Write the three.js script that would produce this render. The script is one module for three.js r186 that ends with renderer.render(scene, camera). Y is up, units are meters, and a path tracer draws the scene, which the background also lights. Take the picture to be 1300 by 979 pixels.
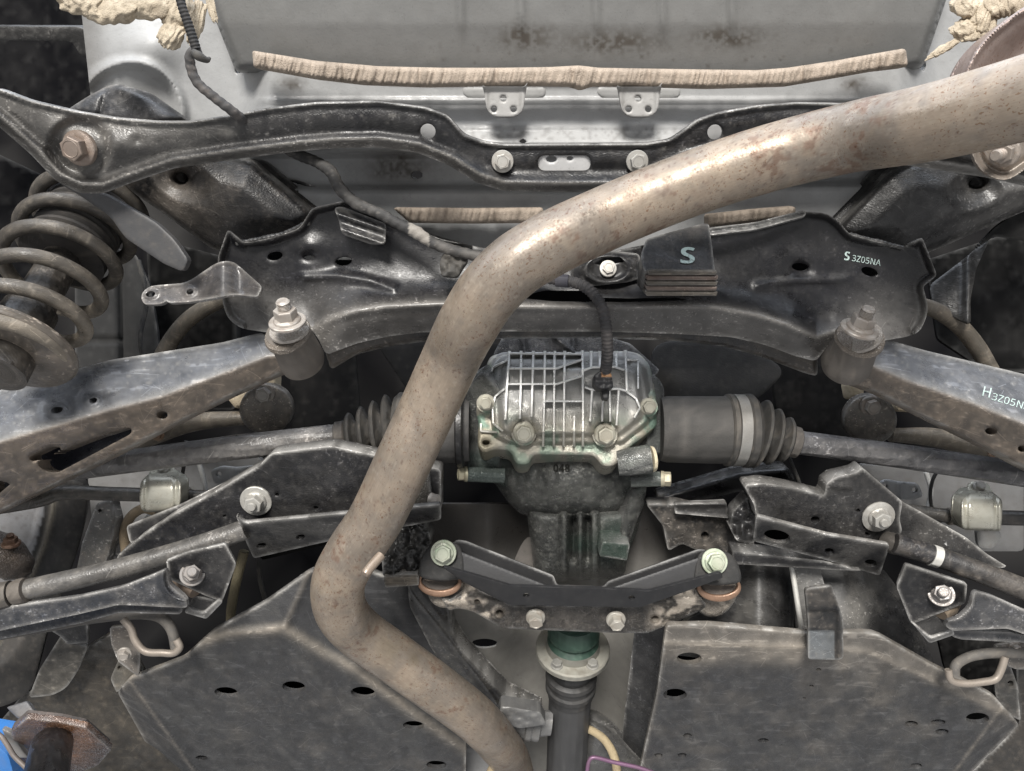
import * as THREE from 'three';
import { mergeGeometries, mergeVertices, toCreasedNormals } from 'three/addons/utils/BufferGeometryUtils.js';
import { FontLoader } from 'three/addons/loaders/FontLoader.js';

// ---------------------------------------------------------------- camera, sky, light, exposure
const D2R = Math.PI / 180, F = 946, CX = 650, CY = 489.5, TILT = 30 * D2R;
const EYE = new THREE.Vector3(0, 1.15, 0);
const RT = new THREE.Vector3(1, 0, 0), UP = new THREE.Vector3(0, Math.sin(TILT), Math.cos(TILT)), FW = new THREE.Vector3(0, Math.cos(TILT), -Math.sin(TILT));
const scene = new THREE.Scene();
const camera = new THREE.PerspectiveCamera(2 * Math.atan(489.5 / F) / D2R, 1300 / 979, 0.02, 60);
camera.position.copy(EYE); camera.up.set(0, 0, 1); camera.lookAt(EYE.clone().add(FW));
const renderer = new THREE.WebGLRenderer({ antialias: true });
renderer.toneMapping = THREE.LinearToneMapping; renderer.toneMappingExposure = 1.42;
renderer.shadowMap.enabled = true;
{ // overcast daylight: bright cool sky above, the pale ground and air below
  const w = 64, h = 32, a = new Float32Array(w * h * 4);
  for (let y = 0; y < h; y++) for (let x = 0; x < w; x++) {
    const el = (y + .5) / h - .5, k = el < 0 ? [.41, .41, .415] : [1.95, 2.1, 2.35];
    a.set([...k, 1], (y * w + x) * 4);
  }
  const t = new THREE.DataTexture(a, w, h, THREE.RGBAFormat, THREE.FloatType);
  t.mapping = THREE.EquirectangularReflectionMapping; t.magFilter = THREE.LinearFilter; t.needsUpdate = true;
  scene.background = t; scene.environment = t;
}
const sun = new THREE.DirectionalLight(0xfffbf5, 3.9);
sun.castShadow = true; sun.shadow.radius = 34; sun.shadow.mapSize.set(2048, 2048);
sun.position.copy(EYE).addScaledVector(RT, -.25).addScaledVector(UP, 1.15).addScaledVector(FW, -.9);
sun.target.position.copy(EYE).addScaledVector(FW, .8);
Object.assign(sun.shadow.camera, { left: -1.2, right: 1.2, top: 1.2, bottom: -1.2, near: .05, far: 5 });
scene.add(sun, sun.target);

// ---------------------------------------------------------------- numbers
const clamp = (x, a = 0, b = 1) => Math.min(b, Math.max(a, x));
const sst = (a, b, x) => { const t = clamp((x - a) / (b - a)); return t * t * (3 - 2 * t); };
const lerp = (a, b, t) => a + (b - a) * t;
const mixc = (a, b, t) => [lerp(a[0], b[0], t), lerp(a[1], b[1], t), lerp(a[2], b[2], t)];
const gau = (d, w) => Math.exp(-(d * d) / (w * w));
let seed_ = 7; const rnd = () => { seed_ = (seed_ * 1664525 + 1013904223) >>> 0; return seed_ / 4294967296; };
function hash(x, y, z) { let h = Math.imul(x, 374761393) ^ Math.imul(y, 668265263) ^ Math.imul(z, 2147483647 - 1274126177); h = Math.imul(h ^ (h >>> 13), 1274126177); return ((h ^ (h >>> 16)) >>> 0) / 4294967296; }
function vn(x, y, z) {
  const xi = Math.floor(x), yi = Math.floor(y), zi = Math.floor(z); let u = x - xi, v = y - yi, w = z - zi;
  u = u * u * (3 - 2 * u); v = v * v * (3 - 2 * v); w = w * w * (3 - 2 * w);
  const L = (a, b, t) => a + (b - a) * t;
  return L(L(L(hash(xi, yi, zi), hash(xi + 1, yi, zi), u), L(hash(xi, yi + 1, zi), hash(xi + 1, yi + 1, zi), u), v),
    L(L(hash(xi, yi, zi + 1), hash(xi + 1, yi, zi + 1), u), L(hash(xi, yi + 1, zi + 1), hash(xi + 1, yi + 1, zi + 1), u), v), w);
}
const fbm = (p, f, o = 3, s = 0) => { let a = 0, k = .5, n = 0; for (let i = 0; i < o; i++) { a += k * vn(p.x * f + s, p.y * f + 3.1 + s, p.z * f - s); n += k; k *= .55; f *= 2.1; } return a / n; };

// ---------------------------------------------------------------- textures (tileable, uv in metres)
function pn(x, y, per, s) { // periodic value noise
  const xi = Math.floor(x), yi = Math.floor(y); let u = x - xi, v = y - yi; u = u * u * (3 - 2 * u); v = v * v * (3 - 2 * v);
  const g = (a, b) => hash(((a % per) + per) % per, ((b % per) + per) % per, s);
  return lerp(lerp(g(xi, yi), g(xi + 1, yi), u), lerp(g(xi, yi + 1), g(xi + 1, yi + 1), u), v);
}
const pf = (u, v, per, o, s) => { let a = 0, k = .5, n = 0; for (let i = 0; i < o; i++) { a += k * pn(u * per, v * per, per, s + i); n += k; k *= .6; per *= 2; } return a / n; };
function tex(n, size, fn, srgb) {
  const d = new Uint8Array(n * n * 4);
  for (let y = 0; y < n; y++) for (let x = 0; x < n; x++) { const c = fn(x / n, y / n); const i = (y * n + x) * 4; for (let k = 0; k < 3; k++) d[i + k] = clamp(Array.isArray(c) ? c[k] : c) * 255; d[i + 3] = 255; }
  const t = new THREE.DataTexture(d, n, n); t.wrapS = t.wrapT = THREE.RepeatWrapping; t.magFilter = THREE.LinearFilter; t.minFilter = THREE.LinearMipmapLinearFilter; t.generateMipmaps = true;
  t.repeat.set(1 / size, 1 / size); t.needsUpdate = true; return t;
}
// scratches drawn once into a field
function scratchField(n, count, len, s0) {
  const f = new Float32Array(n * n); seed_ = s0;
  for (let i = 0; i < count; i++) {
    let x = rnd() * n, y = rnd() * n, a = rnd() * 6.28, L = len * (.3 + rnd()), k = .3 + rnd() * .7, wd = rnd() > .7 ? 2 : 1;
    for (let j = 0; j < L; j++) { x += Math.cos(a); y += Math.sin(a); a += (rnd() - .5) * .06; for (let q = 0; q <= wd; q++) f[((y + q | 0) & (n - 1)) * n + ((x | 0) & (n - 1))] = k * (q ? .7 : 1); }
  }
  return (u, v) => f[((v * n) | 0) * n + ((u * n) | 0)];
}
const sc1 = scratchField(1024, 260, 60, 11), sc2 = scratchField(512, 60, 40, 5);
const T = {
  speck: tex(1024, .36, (u, v) => { const lo = sst(.40, .62, pf(u, v, 5, 3, 55)), a = pf(u, v, 20, 4, 1), b = pn(u * 130, v * 130, 130, 9), c = pn(u * 260, v * 260, 260, 4), d = pn(u * 60, v * 60, 60, 14); const g = .19 + .16 * (a - .5) + (sst(.8, .93, b) * .5 * sst(.42, .62, a) + sst(.78, .95, c) * .42 * sst(.4, .6, d)) * (.12 + .88 * lo) + sc1(u, v) * (.08 + .2 * (1 - lo)) + .07 * lo - sst(.7, .9, d) * .05; return [g * 1.0, g * .99, g * .975]; }),
  scuff: tex(1024, .4, (u, v) => { const a = pf(u, v, 10, 5, 101), st = pf(u * 1, v * 1, 36, 3, 104), w = pn(u * 14 + 3 * a, v * 120, 120, 7), c = pn(u * 240, v * 240, 240, 8); const g = .36 + .16 * (a - .5) + .2 * (st - .5) + .22 * sst(.62, .95, w) * sst(.45, .65, st) + sst(.86, .97, c) * .3 * sst(.45, .62, a) + sc1(u, v) * .42; return [g, g * .992, g * .975]; }),
  mott: tex(512, .16, (u, v) => { const a = pf(u, v, 8, 5, 21), b = pn(u * 170, v * 170, 170, 5); const g = .80 + .22 * (a - .5) - sst(.86, .98, b) * .2 - sc2(u, v) * .1; return [g, g, g]; }),
  pipe: tex(1024, .2, (u, v) => { const a = pf(u, v, 9, 5, 31), s = pf(u * 1, v * 1, 40, 3, 44), b = pn(u * 190, v * 190, 190, 3), st = pn(u * 300, v * 24, 300, 8); const g = .76 + .22 * (a - .5) + .14 * (s - .5) + .10 * (st - .5); const r = sst(.8, .88, b) * .5 * sst(.4, .6, a); return [g - r * .5, g - r * .75, g - r * .9]; }),
  bumpF: tex(512, .09, (u, v) => .6 * pf(u, v, 26, 4, 61) + .4 * pn(u * 70, v * 70, 70, 66)),
  bumpC: tex(512, .06, (u, v) => .5 * pf(u, v, 24, 4, 71) + .5 * sst(.3, .75, pn(u * 90, v * 90, 90, 72))),
  rough: tex(512, .15, (u, v) => { const a = pf(u, v, 9, 5, 81); const g = .62 + .75 * (a - .5) + .25 * (pn(u * 120, v * 120, 120, 6) - .5); return [g, g, g]; }),
};
const mat = (o) => new THREE.MeshPhysicalMaterial({ vertexColors: true, ...o });
const M = {
  black: mat({ name: 'black_paint', roughness: .68, map: T.speck, roughnessMap: T.rough, bumpMap: T.bumpF, bumpScale: .0004 }),
  gloss: mat({ name: 'gloss_black', roughness: .58, map: T.speck, roughnessMap: T.rough, bumpMap: T.bumpF, bumpScale: .0001 }),
  satin: mat({ name: 'satin_black', roughness: .55, map: T.mott, bumpMap: T.bumpF, bumpScale: .0001 }),
  plastic: mat({ name: 'dusty_plastic', roughness: .85, map: T.scuff, roughnessMap: T.rough, bumpMap: T.bumpC, bumpScale: .0002 }),
  rubber: mat({ name: 'rubber', roughness: .72, map: T.mott, bumpMap: T.bumpF, bumpScale: .0003 }),
  grey: mat({ name: 'grey_primer', roughness: .75, map: T.mott, roughnessMap: T.rough, bumpMap: T.bumpF, bumpScale: .00012 }),
  pipe: mat({ name: 'aluminised_steel', roughness: .74, metalness: .42, map: T.pipe, roughnessMap: T.rough, bumpMap: T.bumpF, bumpScale: .0001 }),
  cast: mat({ name: 'cast_iron', roughness: .34, metalness: .15, map: T.mott, roughnessMap: T.rough, bumpMap: T.bumpC, bumpScale: .0014 }),
  alu: mat({ name: 'cast_aluminium', roughness: .6, metalness: .45, map: T.mott, roughnessMap: T.rough, bumpMap: T.bumpC, bumpScale: .0004 }),
  zinc: mat({ name: 'zinc_steel', roughness: .85, metalness: .35, map: T.mott, roughnessMap: T.rough }),
  beige: mat({ name: 'sealant', roughness: .85, map: T.mott, bumpMap: T.bumpC, bumpScale: .0005 }),
  paint: mat({ name: 'flat_paint', roughness: .6, map: T.mott }),
};
T.worn = tex(256, 34, (u, v) => { const g = .62 + .38 * sst(.33, .46, pf(u, v, 14, 4, 91)); return [g, g, g]; });
M.plated = mat({ name: 'plated_steel', roughness: .55, metalness: .45, map: T.mott, roughnessMap: T.rough });
M.void = mat({ name: 'dark_recess', roughness: 1, specularIntensity: .15 });  // near-black with hardly any reflection, so that gaps stay dark
M.text = new THREE.MeshStandardMaterial({ name: 'paint_mark', color: 0xb4c6c2, roughness: .8, map: T.worn });

M.arm = mat({ name: 'arm_paint', roughness: .6, map: T.scuff, roughnessMap: T.rough, bumpMap: T.bumpF, bumpScale: .00012 });
// ---------------------------------------------------------------- where things are: a point of the photograph at a distance along the view
const N = (a, b, c) => new THREE.Vector3().addScaledVector(RT, a).addScaledVector(UP, b).addScaledVector(FW, -c).normalize();
const P = (x, y, d) => EYE.clone().addScaledVector(FW, d).addScaledVector(RT, (x - CX) / F * d).addScaledVector(UP, (CY - y) / F * d);
const DN = [0, -.5, .866], RE = [0, .866, .5], CAM = [0, 0, 1];
const _q = new THREE.Vector3();
const toPx = (p) => { _q.copy(p).sub(EYE); const d = _q.dot(FW); return [CX + _q.dot(RT) / d * F, CY - _q.dot(UP) / d * F, d]; };
function planeDepth(o) { // depth of a tilted plane along each ray
  const [x0, y0, d0] = o.p, n = o.n || DN; // camera coordinates
  const k = ((x0 - CX) / F) * d0 * n[0] + ((CY - y0) / F) * d0 * n[1] - d0 * n[2];
  return (x, y) => k / (((x - CX) / F) * n[0] + ((CY - y) / F) * n[1] - n[2]);
}

// ---------------------------------------------------------------- things and parts
const used = new Map();
const numbered = (n) => { const k = used.get(n) || 0; used.set(n, k + 1); return k ? `${n}_${String(k).padStart(3, '0')}` : n; };
const things = [];
function thing(name, label, category, group) { const g = new THREE.Group(); g.name = numbered(name); g.userData = { label, category }; if (group) g.userData.group = group; scene.add(g); things.push(g); return g; }
function struct(name) { const g = new THREE.Group(); g.name = numbered(name); g.userData = { kind: 'structure' }; scene.add(g); things.push(g); return g; }
function put(parent, name, geo, m, label) { const o = new THREE.Mesh(geo, m); o.name = name; o.castShadow = o.receiveShadow = true; if (label) o.userData.label = label; parent.add(o); return o; }
function settle() { for (const g of things) { const b = new THREE.Box3().setFromObject(g), c = b.getCenter(new THREE.Vector3()); c.y = b.max.y; for (const k of g.children) k.position.sub(c); g.position.copy(c); } }

function paint(geo, col, es) {
  const p = geo.attributes.position, n = geo.attributes.normal, a = new Float32Array(p.count * 3), c = { p: new THREE.Vector3(), n: new THREE.Vector3() };
  for (let i = 0; i < p.count; i++) {
    c.p.fromBufferAttribute(p, i); c.n.fromBufferAttribute(n, i); const q = toPx(c.p); c.X = q[0]; c.Y = q[1]; c.e = es ? es[i] : 99; c.i = i; c.u = geo.attributes.uv ? geo.attributes.uv.getX(i) : 0; c.v = geo.attributes.uv ? geo.attributes.uv.getY(i) : 0;
    a.set(col(c), i * 3);
  }
  geo.setAttribute('color', new THREE.BufferAttribute(a, 3)); return geo;
}
// colour recipes: linear base colour, road dust in patches, specks; some x masks add painted highlights
const K = { [M.black.uuid]: 4.1, [M.gloss.uuid]: 4.1, [M.plastic.uuid]: 2.4, [M.arm.uuid]: 2.5 };
const skin = (base, dust = [.2, .17, .14], k = .3, x) => (c) => {
  const a = fbm(c.p, 30, 4), b = fbm(c.p, 150, 2, 5), s = vn(c.p.x * 420, c.p.y * 420, c.p.z * 420);
  let m = k * (sst(.4, .8, a) * .4 + sst(.4, .8, b) * .4 + (s > .8 ? .5 : 0));
  if (x) m += x(c, a, b, s);
  return mixc(base, dust, clamp(m));
};
const scaled = (m, f) => { const k = K[m.uuid] || 1.25; return (c) => { const r = f(c); return [r[0] * k, r[1] * k, r[2] * k]; }; };

// fillet the corners of an outline
function fillet(pts, r) {
  const out = [], n = pts.length;
  for (let i = 0; i < n; i++) {
    const b = pts[i], a = pts[(i + n - 1) % n], c = pts[(i + 1) % n], rr = b[2] ?? r;
    const la = Math.hypot(a[0] - b[0], a[1] - b[1]), lc = Math.hypot(c[0] - b[0], c[1] - b[1]), ra = Math.min(rr, la * .49), rc = Math.min(rr, lc * .49);
    if (ra < .6 || rc < .6) { out.push([b[0], b[1]]); continue; }
    const p0 = [b[0] + (a[0] - b[0]) * ra / la, b[1] + (a[1] - b[1]) * ra / la], p1 = [b[0] + (c[0] - b[0]) * rc / lc, b[1] + (c[1] - b[1]) * rc / lc];
    for (let j = 0; j <= 5; j++) { const t = j / 5, u = 1 - t; out.push([u * u * p0[0] + 2 * u * t * b[0] + t * t * p1[0], u * u * p0[1] + 2 * u * t * b[1] + t * t * p1[1]]); }
  }
  return out;
}
function sdPoly(pts) {
  const n = pts.length;
  return (x, y) => {
    let m = 1e9, s = false;
    for (let i = 0, j = n - 1; i < n; j = i++) {
      const ax = pts[j][0], ay = pts[j][1], bx = pts[i][0], by = pts[i][1], ex = bx - ax, ey = by - ay, wx = x - ax, wy = y - ay;
      const t = clamp((wx * ex + wy * ey) / (ex * ex + ey * ey || 1)), dx = wx - ex * t, dy = wy - ey * t, q = dx * dx + dy * dy; if (q < m) m = q;
      if ((ay > y) !== (by > y) && x < (bx - ax) * (y - ay) / (by - ay) + ax) s = !s;
    }
    return (s ? 1 : -1) * Math.sqrt(m);
  };
}
// distance to an open polyline; signed: positive below it (larger y side) when it runs left to right
function lineDist(pts) {
  return (x, y) => {
    let m = 1e9, s = 1;
    for (let i = 1; i < pts.length; i++) {
      const ax = pts[i - 1][0], ay = pts[i - 1][1], ex = pts[i][0] - ax, ey = pts[i][1] - ay, wx = x - ax, wy = y - ay, t = clamp((wx * ex + wy * ey) / (ex * ex + ey * ey)), q = (wx - ex * t) ** 2 + (wy - ey * t) ** 2;
      if (q < m) { m = q; s = ex * wy - ey * wx >= 0 ? 1 : -1; }
    }
    return s * Math.sqrt(m);
  };
}
const ell = ([x, y, rx, ry, rot = 0]) => { const o = [], c = Math.cos(rot * D2R), s = Math.sin(rot * D2R); for (let i = 0; i < 28; i++) { const a = i / 28 * 6.2832, u = Math.cos(a) * rx, v = Math.sin(a) * (ry ?? rx); o.push([x + u * c - v * s, y + u * s + v * c]); } return o; };
// A pressed sheet: outline and holes (ellipses [x, y, rx, ry, turn] or outlines), on a tilted plane, raised towards the viewer by h (metres), with real thickness t.
function sheet(parent, name, pts, o) {
  const s = o.s || 4, out = fillet(pts, o.r ?? 6), so = sdPoly(out), holes = (o.holes || []).map((h) => (Array.isArray(h[0]) ? fillet(h, h.r ?? 5) : ell(h))), sh = holes.map((h) => [sdPoly(h), ...h.reduce((b, q) => [Math.min(b[0], q[0]), Math.max(b[1], q[0]), Math.min(b[2], q[1]), Math.max(b[3], q[1])], [1e9, -1e9, 1e9, -1e9])]);
  const D = planeDepth(o), roll = o.roll || [2.2, .0012], n = N(...(o.n || DN));
  let x0 = 1e9, x1 = -1e9, y0 = 1e9, y1 = -1e9; for (const q of out) { x0 = Math.min(x0, q[0]); x1 = Math.max(x1, q[0]); y0 = Math.min(y0, q[1]); y1 = Math.max(y1, q[1]); }
  const nx = Math.ceil((x1 - x0) / s) + 3, ny = Math.ceil((y1 - y0) / s) + 3, V = [], idx = new Map();
  const sdAt = (x, y) => { let e = so(x, y); for (const h of sh) if (x > h[1] - 40 && x < h[2] + 40 && y > h[3] - 40 && y < h[4] + 40) e = Math.min(e, -h[0](x, y)); return e; };
  const gx = (i) => x0 - s + i * s, gy = (j) => y0 - s + j * s, sd = new Float32Array(nx * ny);
  for (let j = 0; j < ny; j++) for (let i = 0; i < nx; i++) sd[j * nx + i] = sdAt(gx(i), gy(j));
  const add = (key, x, y, e) => { if (!idx.has(key)) { idx.set(key, V.length); V.push([x, y, e]); } return idx.get(key); };
  const vert = (k) => add(k, gx(k % nx), gy((k / nx) | 0), sd[k]);
  const cut = (a, b) => { if (a > b) [a, b] = [b, a]; const t = sd[a] / (sd[a] - sd[b]); return add('e' + a + '_' + b, lerp(gx(a % nx), gx(b % nx), t), lerp(gy((a / nx) | 0), gy((b / nx) | 0), t), 0); };
  const tris = [];
  const tri = (a, b, c) => {
    const k = [a, b, c], poly = []; for (let i = 0; i < 3; i++) { const p = k[i], q = k[(i + 1) % 3]; if (sd[p] > 0) poly.push(vert(p)); if ((sd[p] > 0) !== (sd[q] > 0)) poly.push(cut(p, q)); }
    for (let i = 2; i < poly.length; i++) tris.push([poly[0], poly[i - 1], poly[i]]);
  };
  for (let j = 0; j < ny - 1; j++) for (let i = 0; i < nx - 1; i++) { const a = j * nx + i, b = a + 1, c = a + nx, d = c + 1; if (sd[a] <= 0 && sd[b] <= 0 && sd[c] <= 0 && sd[d] <= 0) continue; if ((i + j) & 1) { tri(a, c, b); tri(b, c, d); } else { tri(a, c, d); tri(a, d, b); } }
  const pos = [], es = [], t = o.t ?? .003, back = n.clone().multiplyScalar(-t), m0 = V.length;
  const dep = (x, y, e) => D(x, y) - (o.h ? o.h(x, y, e) : 0) + (e < roll[0] ? roll[1] * (1 - Math.sqrt(1 - (1 - Math.max(e, 0) / roll[0]) ** 2)) : 0);
  const fr = V.map(([x, y, e]) => P(x, y, dep(x, y, e)));
  const I = [];
  const eo = V.map((v) => Math.max(0, sh.length ? so(v[0], v[1]) : v[2]));
  for (const p of fr) pos.push(p.x, p.y, p.z); for (const e of eo) es.push(e);
  for (const q of tris) I.push(q[0], q[1], q[2]);
  for (const p of fr) pos.push(p.x + back.x, p.y + back.y, p.z + back.z); for (const e of eo) es.push(e);
  for (const q of tris) I.push(m0 + q[0], m0 + q[2], m0 + q[1]);
  const ed = new Map(); for (const q of tris) for (let i = 0; i < 3; i++) { const a = q[i], b = q[(i + 1) % 3], r = b + '_' + a; if (ed.has(r)) ed.delete(r); else ed.set(a + '_' + b, [a, b]); }
  const wv = new Map(), wall = (a) => { if (!wv.has(a)) { wv.set(a, pos.length / 3); const p = fr[a]; pos.push(p.x, p.y, p.z, p.x + back.x, p.y + back.y, p.z + back.z); es.push(eo[a], eo[a] + 3); } return wv.get(a); };
  for (const [a, b] of ed.values()) { const p = wall(a), q = wall(b); I.push(p, p + 1, q, q, p + 1, q + 1); }
  let g = new THREE.BufferGeometry(); g.setAttribute('position', new THREE.BufferAttribute(new Float32Array(pos), 3)); g.setIndex(I); g.computeVertexNormals();
  { // texture in metres: faces that look forward run the other way, so that the pattern never stretches
    const nn = Array.from(g.attributes.normal.array), cls = new Map(), n0 = pos.length / 3, uv = []; for (let i = 0; i < n0; i++) uv.push(pos[i * 3] + .35 * pos[i * 3 + 1], pos[i * 3 + 2] + pos[i * 3 + 1]);
    const A = new THREE.Vector3(), Bv = new THREE.Vector3(), C = new THREE.Vector3();
    for (let f = 0; f < I.length; f += 3) {
      A.fromArray(pos, I[f] * 3); Bv.fromArray(pos, I[f + 1] * 3).sub(A); C.fromArray(pos, I[f + 2] * 3).sub(A); Bv.cross(C);
      if (Bv.z * Bv.y < 0) continue; // rearward and downward: already right
      for (let q = 0; q < 3; q++) { const v = I[f + q]; if (!cls.has(v)) { cls.set(v, pos.length / 3); pos.push(pos[v * 3], pos[v * 3 + 1], pos[v * 3 + 2]); nn.push(nn[v * 3], nn[v * 3 + 1], nn[v * 3 + 2]); es.push(es[v]); uv.push(pos[v * 3] + .35 * pos[v * 3 + 1], pos[v * 3 + 2] - pos[v * 3 + 1]); } I[f + q] = cls.get(v); }
    }
    g = new THREE.BufferGeometry(); g.setAttribute('position', new THREE.BufferAttribute(new Float32Array(pos), 3)); g.setAttribute('normal', new THREE.BufferAttribute(new Float32Array(nn), 3)); g.setAttribute('uv', new THREE.BufferAttribute(new Float32Array(uv), 2)); g.setIndex(I);
  }
  const wearGlint = o.wearGlint ?? ([M.black, M.gloss, M.plastic, M.cast].includes(o.m) ? .55 : 0);  // pale sheet edges: wear plus the light they catch, both painted
  paint(g, scaled(o.m, wearGlint ? (c) => { const k = o.col(c); return c.e < 5 ? mixc(k, WEAR_GLINT, wearGlint * gau(c.e, 1.7) * (.35 + .9 * sst(.3, .7, vn(c.p.x * 90, c.p.y * 90, c.p.z * 90)))) : k; } : o.col), es);
  const mesh = put(parent, name, g, o.m, o.label); mesh.surf = (x, y) => dep(x, y, 99); return mesh;
}
// A swept round bar. path rows: [x, y, half width in px, depth]; with o.R the depth follows from the real radius.
function tubeGeo(path, o) {
  const pts = path.map(([x, y, w, d]) => P(x, y, d ?? o.R * F / w)), rad = path.map(([x, y, w, d]) => o.R ?? w * d / F), n = pts.length;
  const cv = o.lin ? null : new THREE.CatmullRomCurve3(pts, false, 'centripetal');
  const seg = o.seg || 48, ar = o.ar || 24, ps = [], rs = [];
  if (o.lin) { for (let i = 0; i < n; i++) { const sub = i < n - 1 ? (o.sub || 1) : 1; for (let j = 0; j < sub; j++) { const t = j / sub; ps.push(i < n - 1 ? pts[i].clone().lerp(pts[i + 1], t) : pts[i]); rs.push(i < n - 1 ? lerp(rad[i], rad[i + 1], t) : rad[i]); } } }
  else for (let i = 0; i <= seg; i++) { const t = i / seg, k = Math.min(n - 2, Math.floor(t * (n - 1))), f = t * (n - 1) - k; ps.push(cv.getPoint(t)); rs.push(lerp(rad[k], rad[k + 1], f * f * (3 - 2 * f))); }
  const tan = ps.map((p, i) => { const v = new THREE.Vector3(); if (o.lin) v.copy(pts[n - 1]).sub(pts[0]); else v.copy(ps[Math.min(i + 1, ps.length - 1)]).sub(ps[Math.max(0, i - 1)]); return v.normalize(); });
  let u = new THREE.Vector3().crossVectors(tan[0], FW).normalize(); const pos = [], uv = [], I = []; let L = 0;
  for (let i = 0; i < ps.length; i++) {
    u.addScaledVector(tan[i], -u.dot(tan[i])).normalize(); const w = new THREE.Vector3().crossVectors(tan[i], u); if (i) L += ps[i].distanceTo(ps[i - 1]) + Math.abs(rs[i] - rs[i - 1]) * .5;
    for (let j = 0; j <= ar; j++) { const a = j / ar * 6.28319, r = rs[i] * (o.prof ? o.prof(i / (ps.length - 1), a, L) : 1); pos.push(ps[i].x + (u.x * Math.cos(a) + w.x * Math.sin(a)) * r, ps[i].y + (u.y * Math.cos(a) + w.y * Math.sin(a)) * r, ps[i].z + (u.z * Math.cos(a) + w.z * Math.sin(a)) * r); uv.push(j / ar * 6.28319 * (o.uvr || rs[0]), L); }
    if (i) for (let j = 0; j < ar; j++) { const a = (i - 1) * (ar + 1) + j, b = a + ar + 1; I.push(a, a + 1, b, b, a + 1, b + 1); }
  }
  if (!o.open) for (const [i, sg] of [[0, -1], [ps.length - 1, 1]]) { const c = pos.length / 3, b = i * (ar + 1); pos.push(ps[i].x, ps[i].y, ps[i].z); uv.push(0, L); for (let j = 0; j <= ar; j++) { pos.push(pos[(b + j) * 3], pos[(b + j) * 3 + 1], pos[(b + j) * 3 + 2]); uv.push(Math.cos(j / ar * 6.283) * rs[i], Math.sin(j / ar * 6.283) * rs[i]); } for (let j = 0; j < ar; j++) sg > 0 ? I.push(c, c + 1 + j, c + 2 + j) : I.push(c, c + 2 + j, c + 1 + j); }
  let g = new THREE.BufferGeometry(); g.setAttribute('position', new THREE.BufferAttribute(new Float32Array(pos), 3)); g.setAttribute('uv', new THREE.BufferAttribute(new Float32Array(uv), 2)); g.setIndex(I);
  g.computeVertexNormals();
  if (!o.lin && !o.crease) { const nn = g.attributes.normal; for (let i = 0; i < ps.length; i++) { const a = i * (ar + 1), b = a + ar; const x = nn.getX(a) + nn.getX(b), y = nn.getY(a) + nn.getY(b), z = nn.getZ(a) + nn.getZ(b), l = Math.hypot(x, y, z) || 1; nn.setXYZ(a, x / l, y / l, z / l); nn.setXYZ(b, x / l, y / l, z / l); } }
  if (o.lin || o.crease) g = toCreasedNormals(g, (o.crease || 38) * D2R);
  if (o.flip) { const ix = g.index ? g.index.array : null; if (ix) for (let i = 0; i < ix.length; i += 3) { const q = ix[i]; ix[i] = ix[i + 1]; ix[i + 1] = q; } }
  return g;
}
function tube(parent, name, path, o) { return put(parent, name, paint(tubeGeo(path, o), scaled(o.m, o.col)), o.m, o.label); }
const basis = (ax) => { const z = N(...ax), x = new THREE.Vector3().crossVectors(UP, z); if (x.length() < .05) x.copy(RT); x.normalize(); return new THREE.Matrix4().makeBasis(x, new THREE.Vector3().crossVectors(z, x), z); };
const plain = (g) => { const q = g.index ? g.toNonIndexed() : g; for (const k of Object.keys(q.attributes)) if (!['position', 'normal', 'uv'].includes(k)) q.deleteAttribute(k); return q; };
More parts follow.
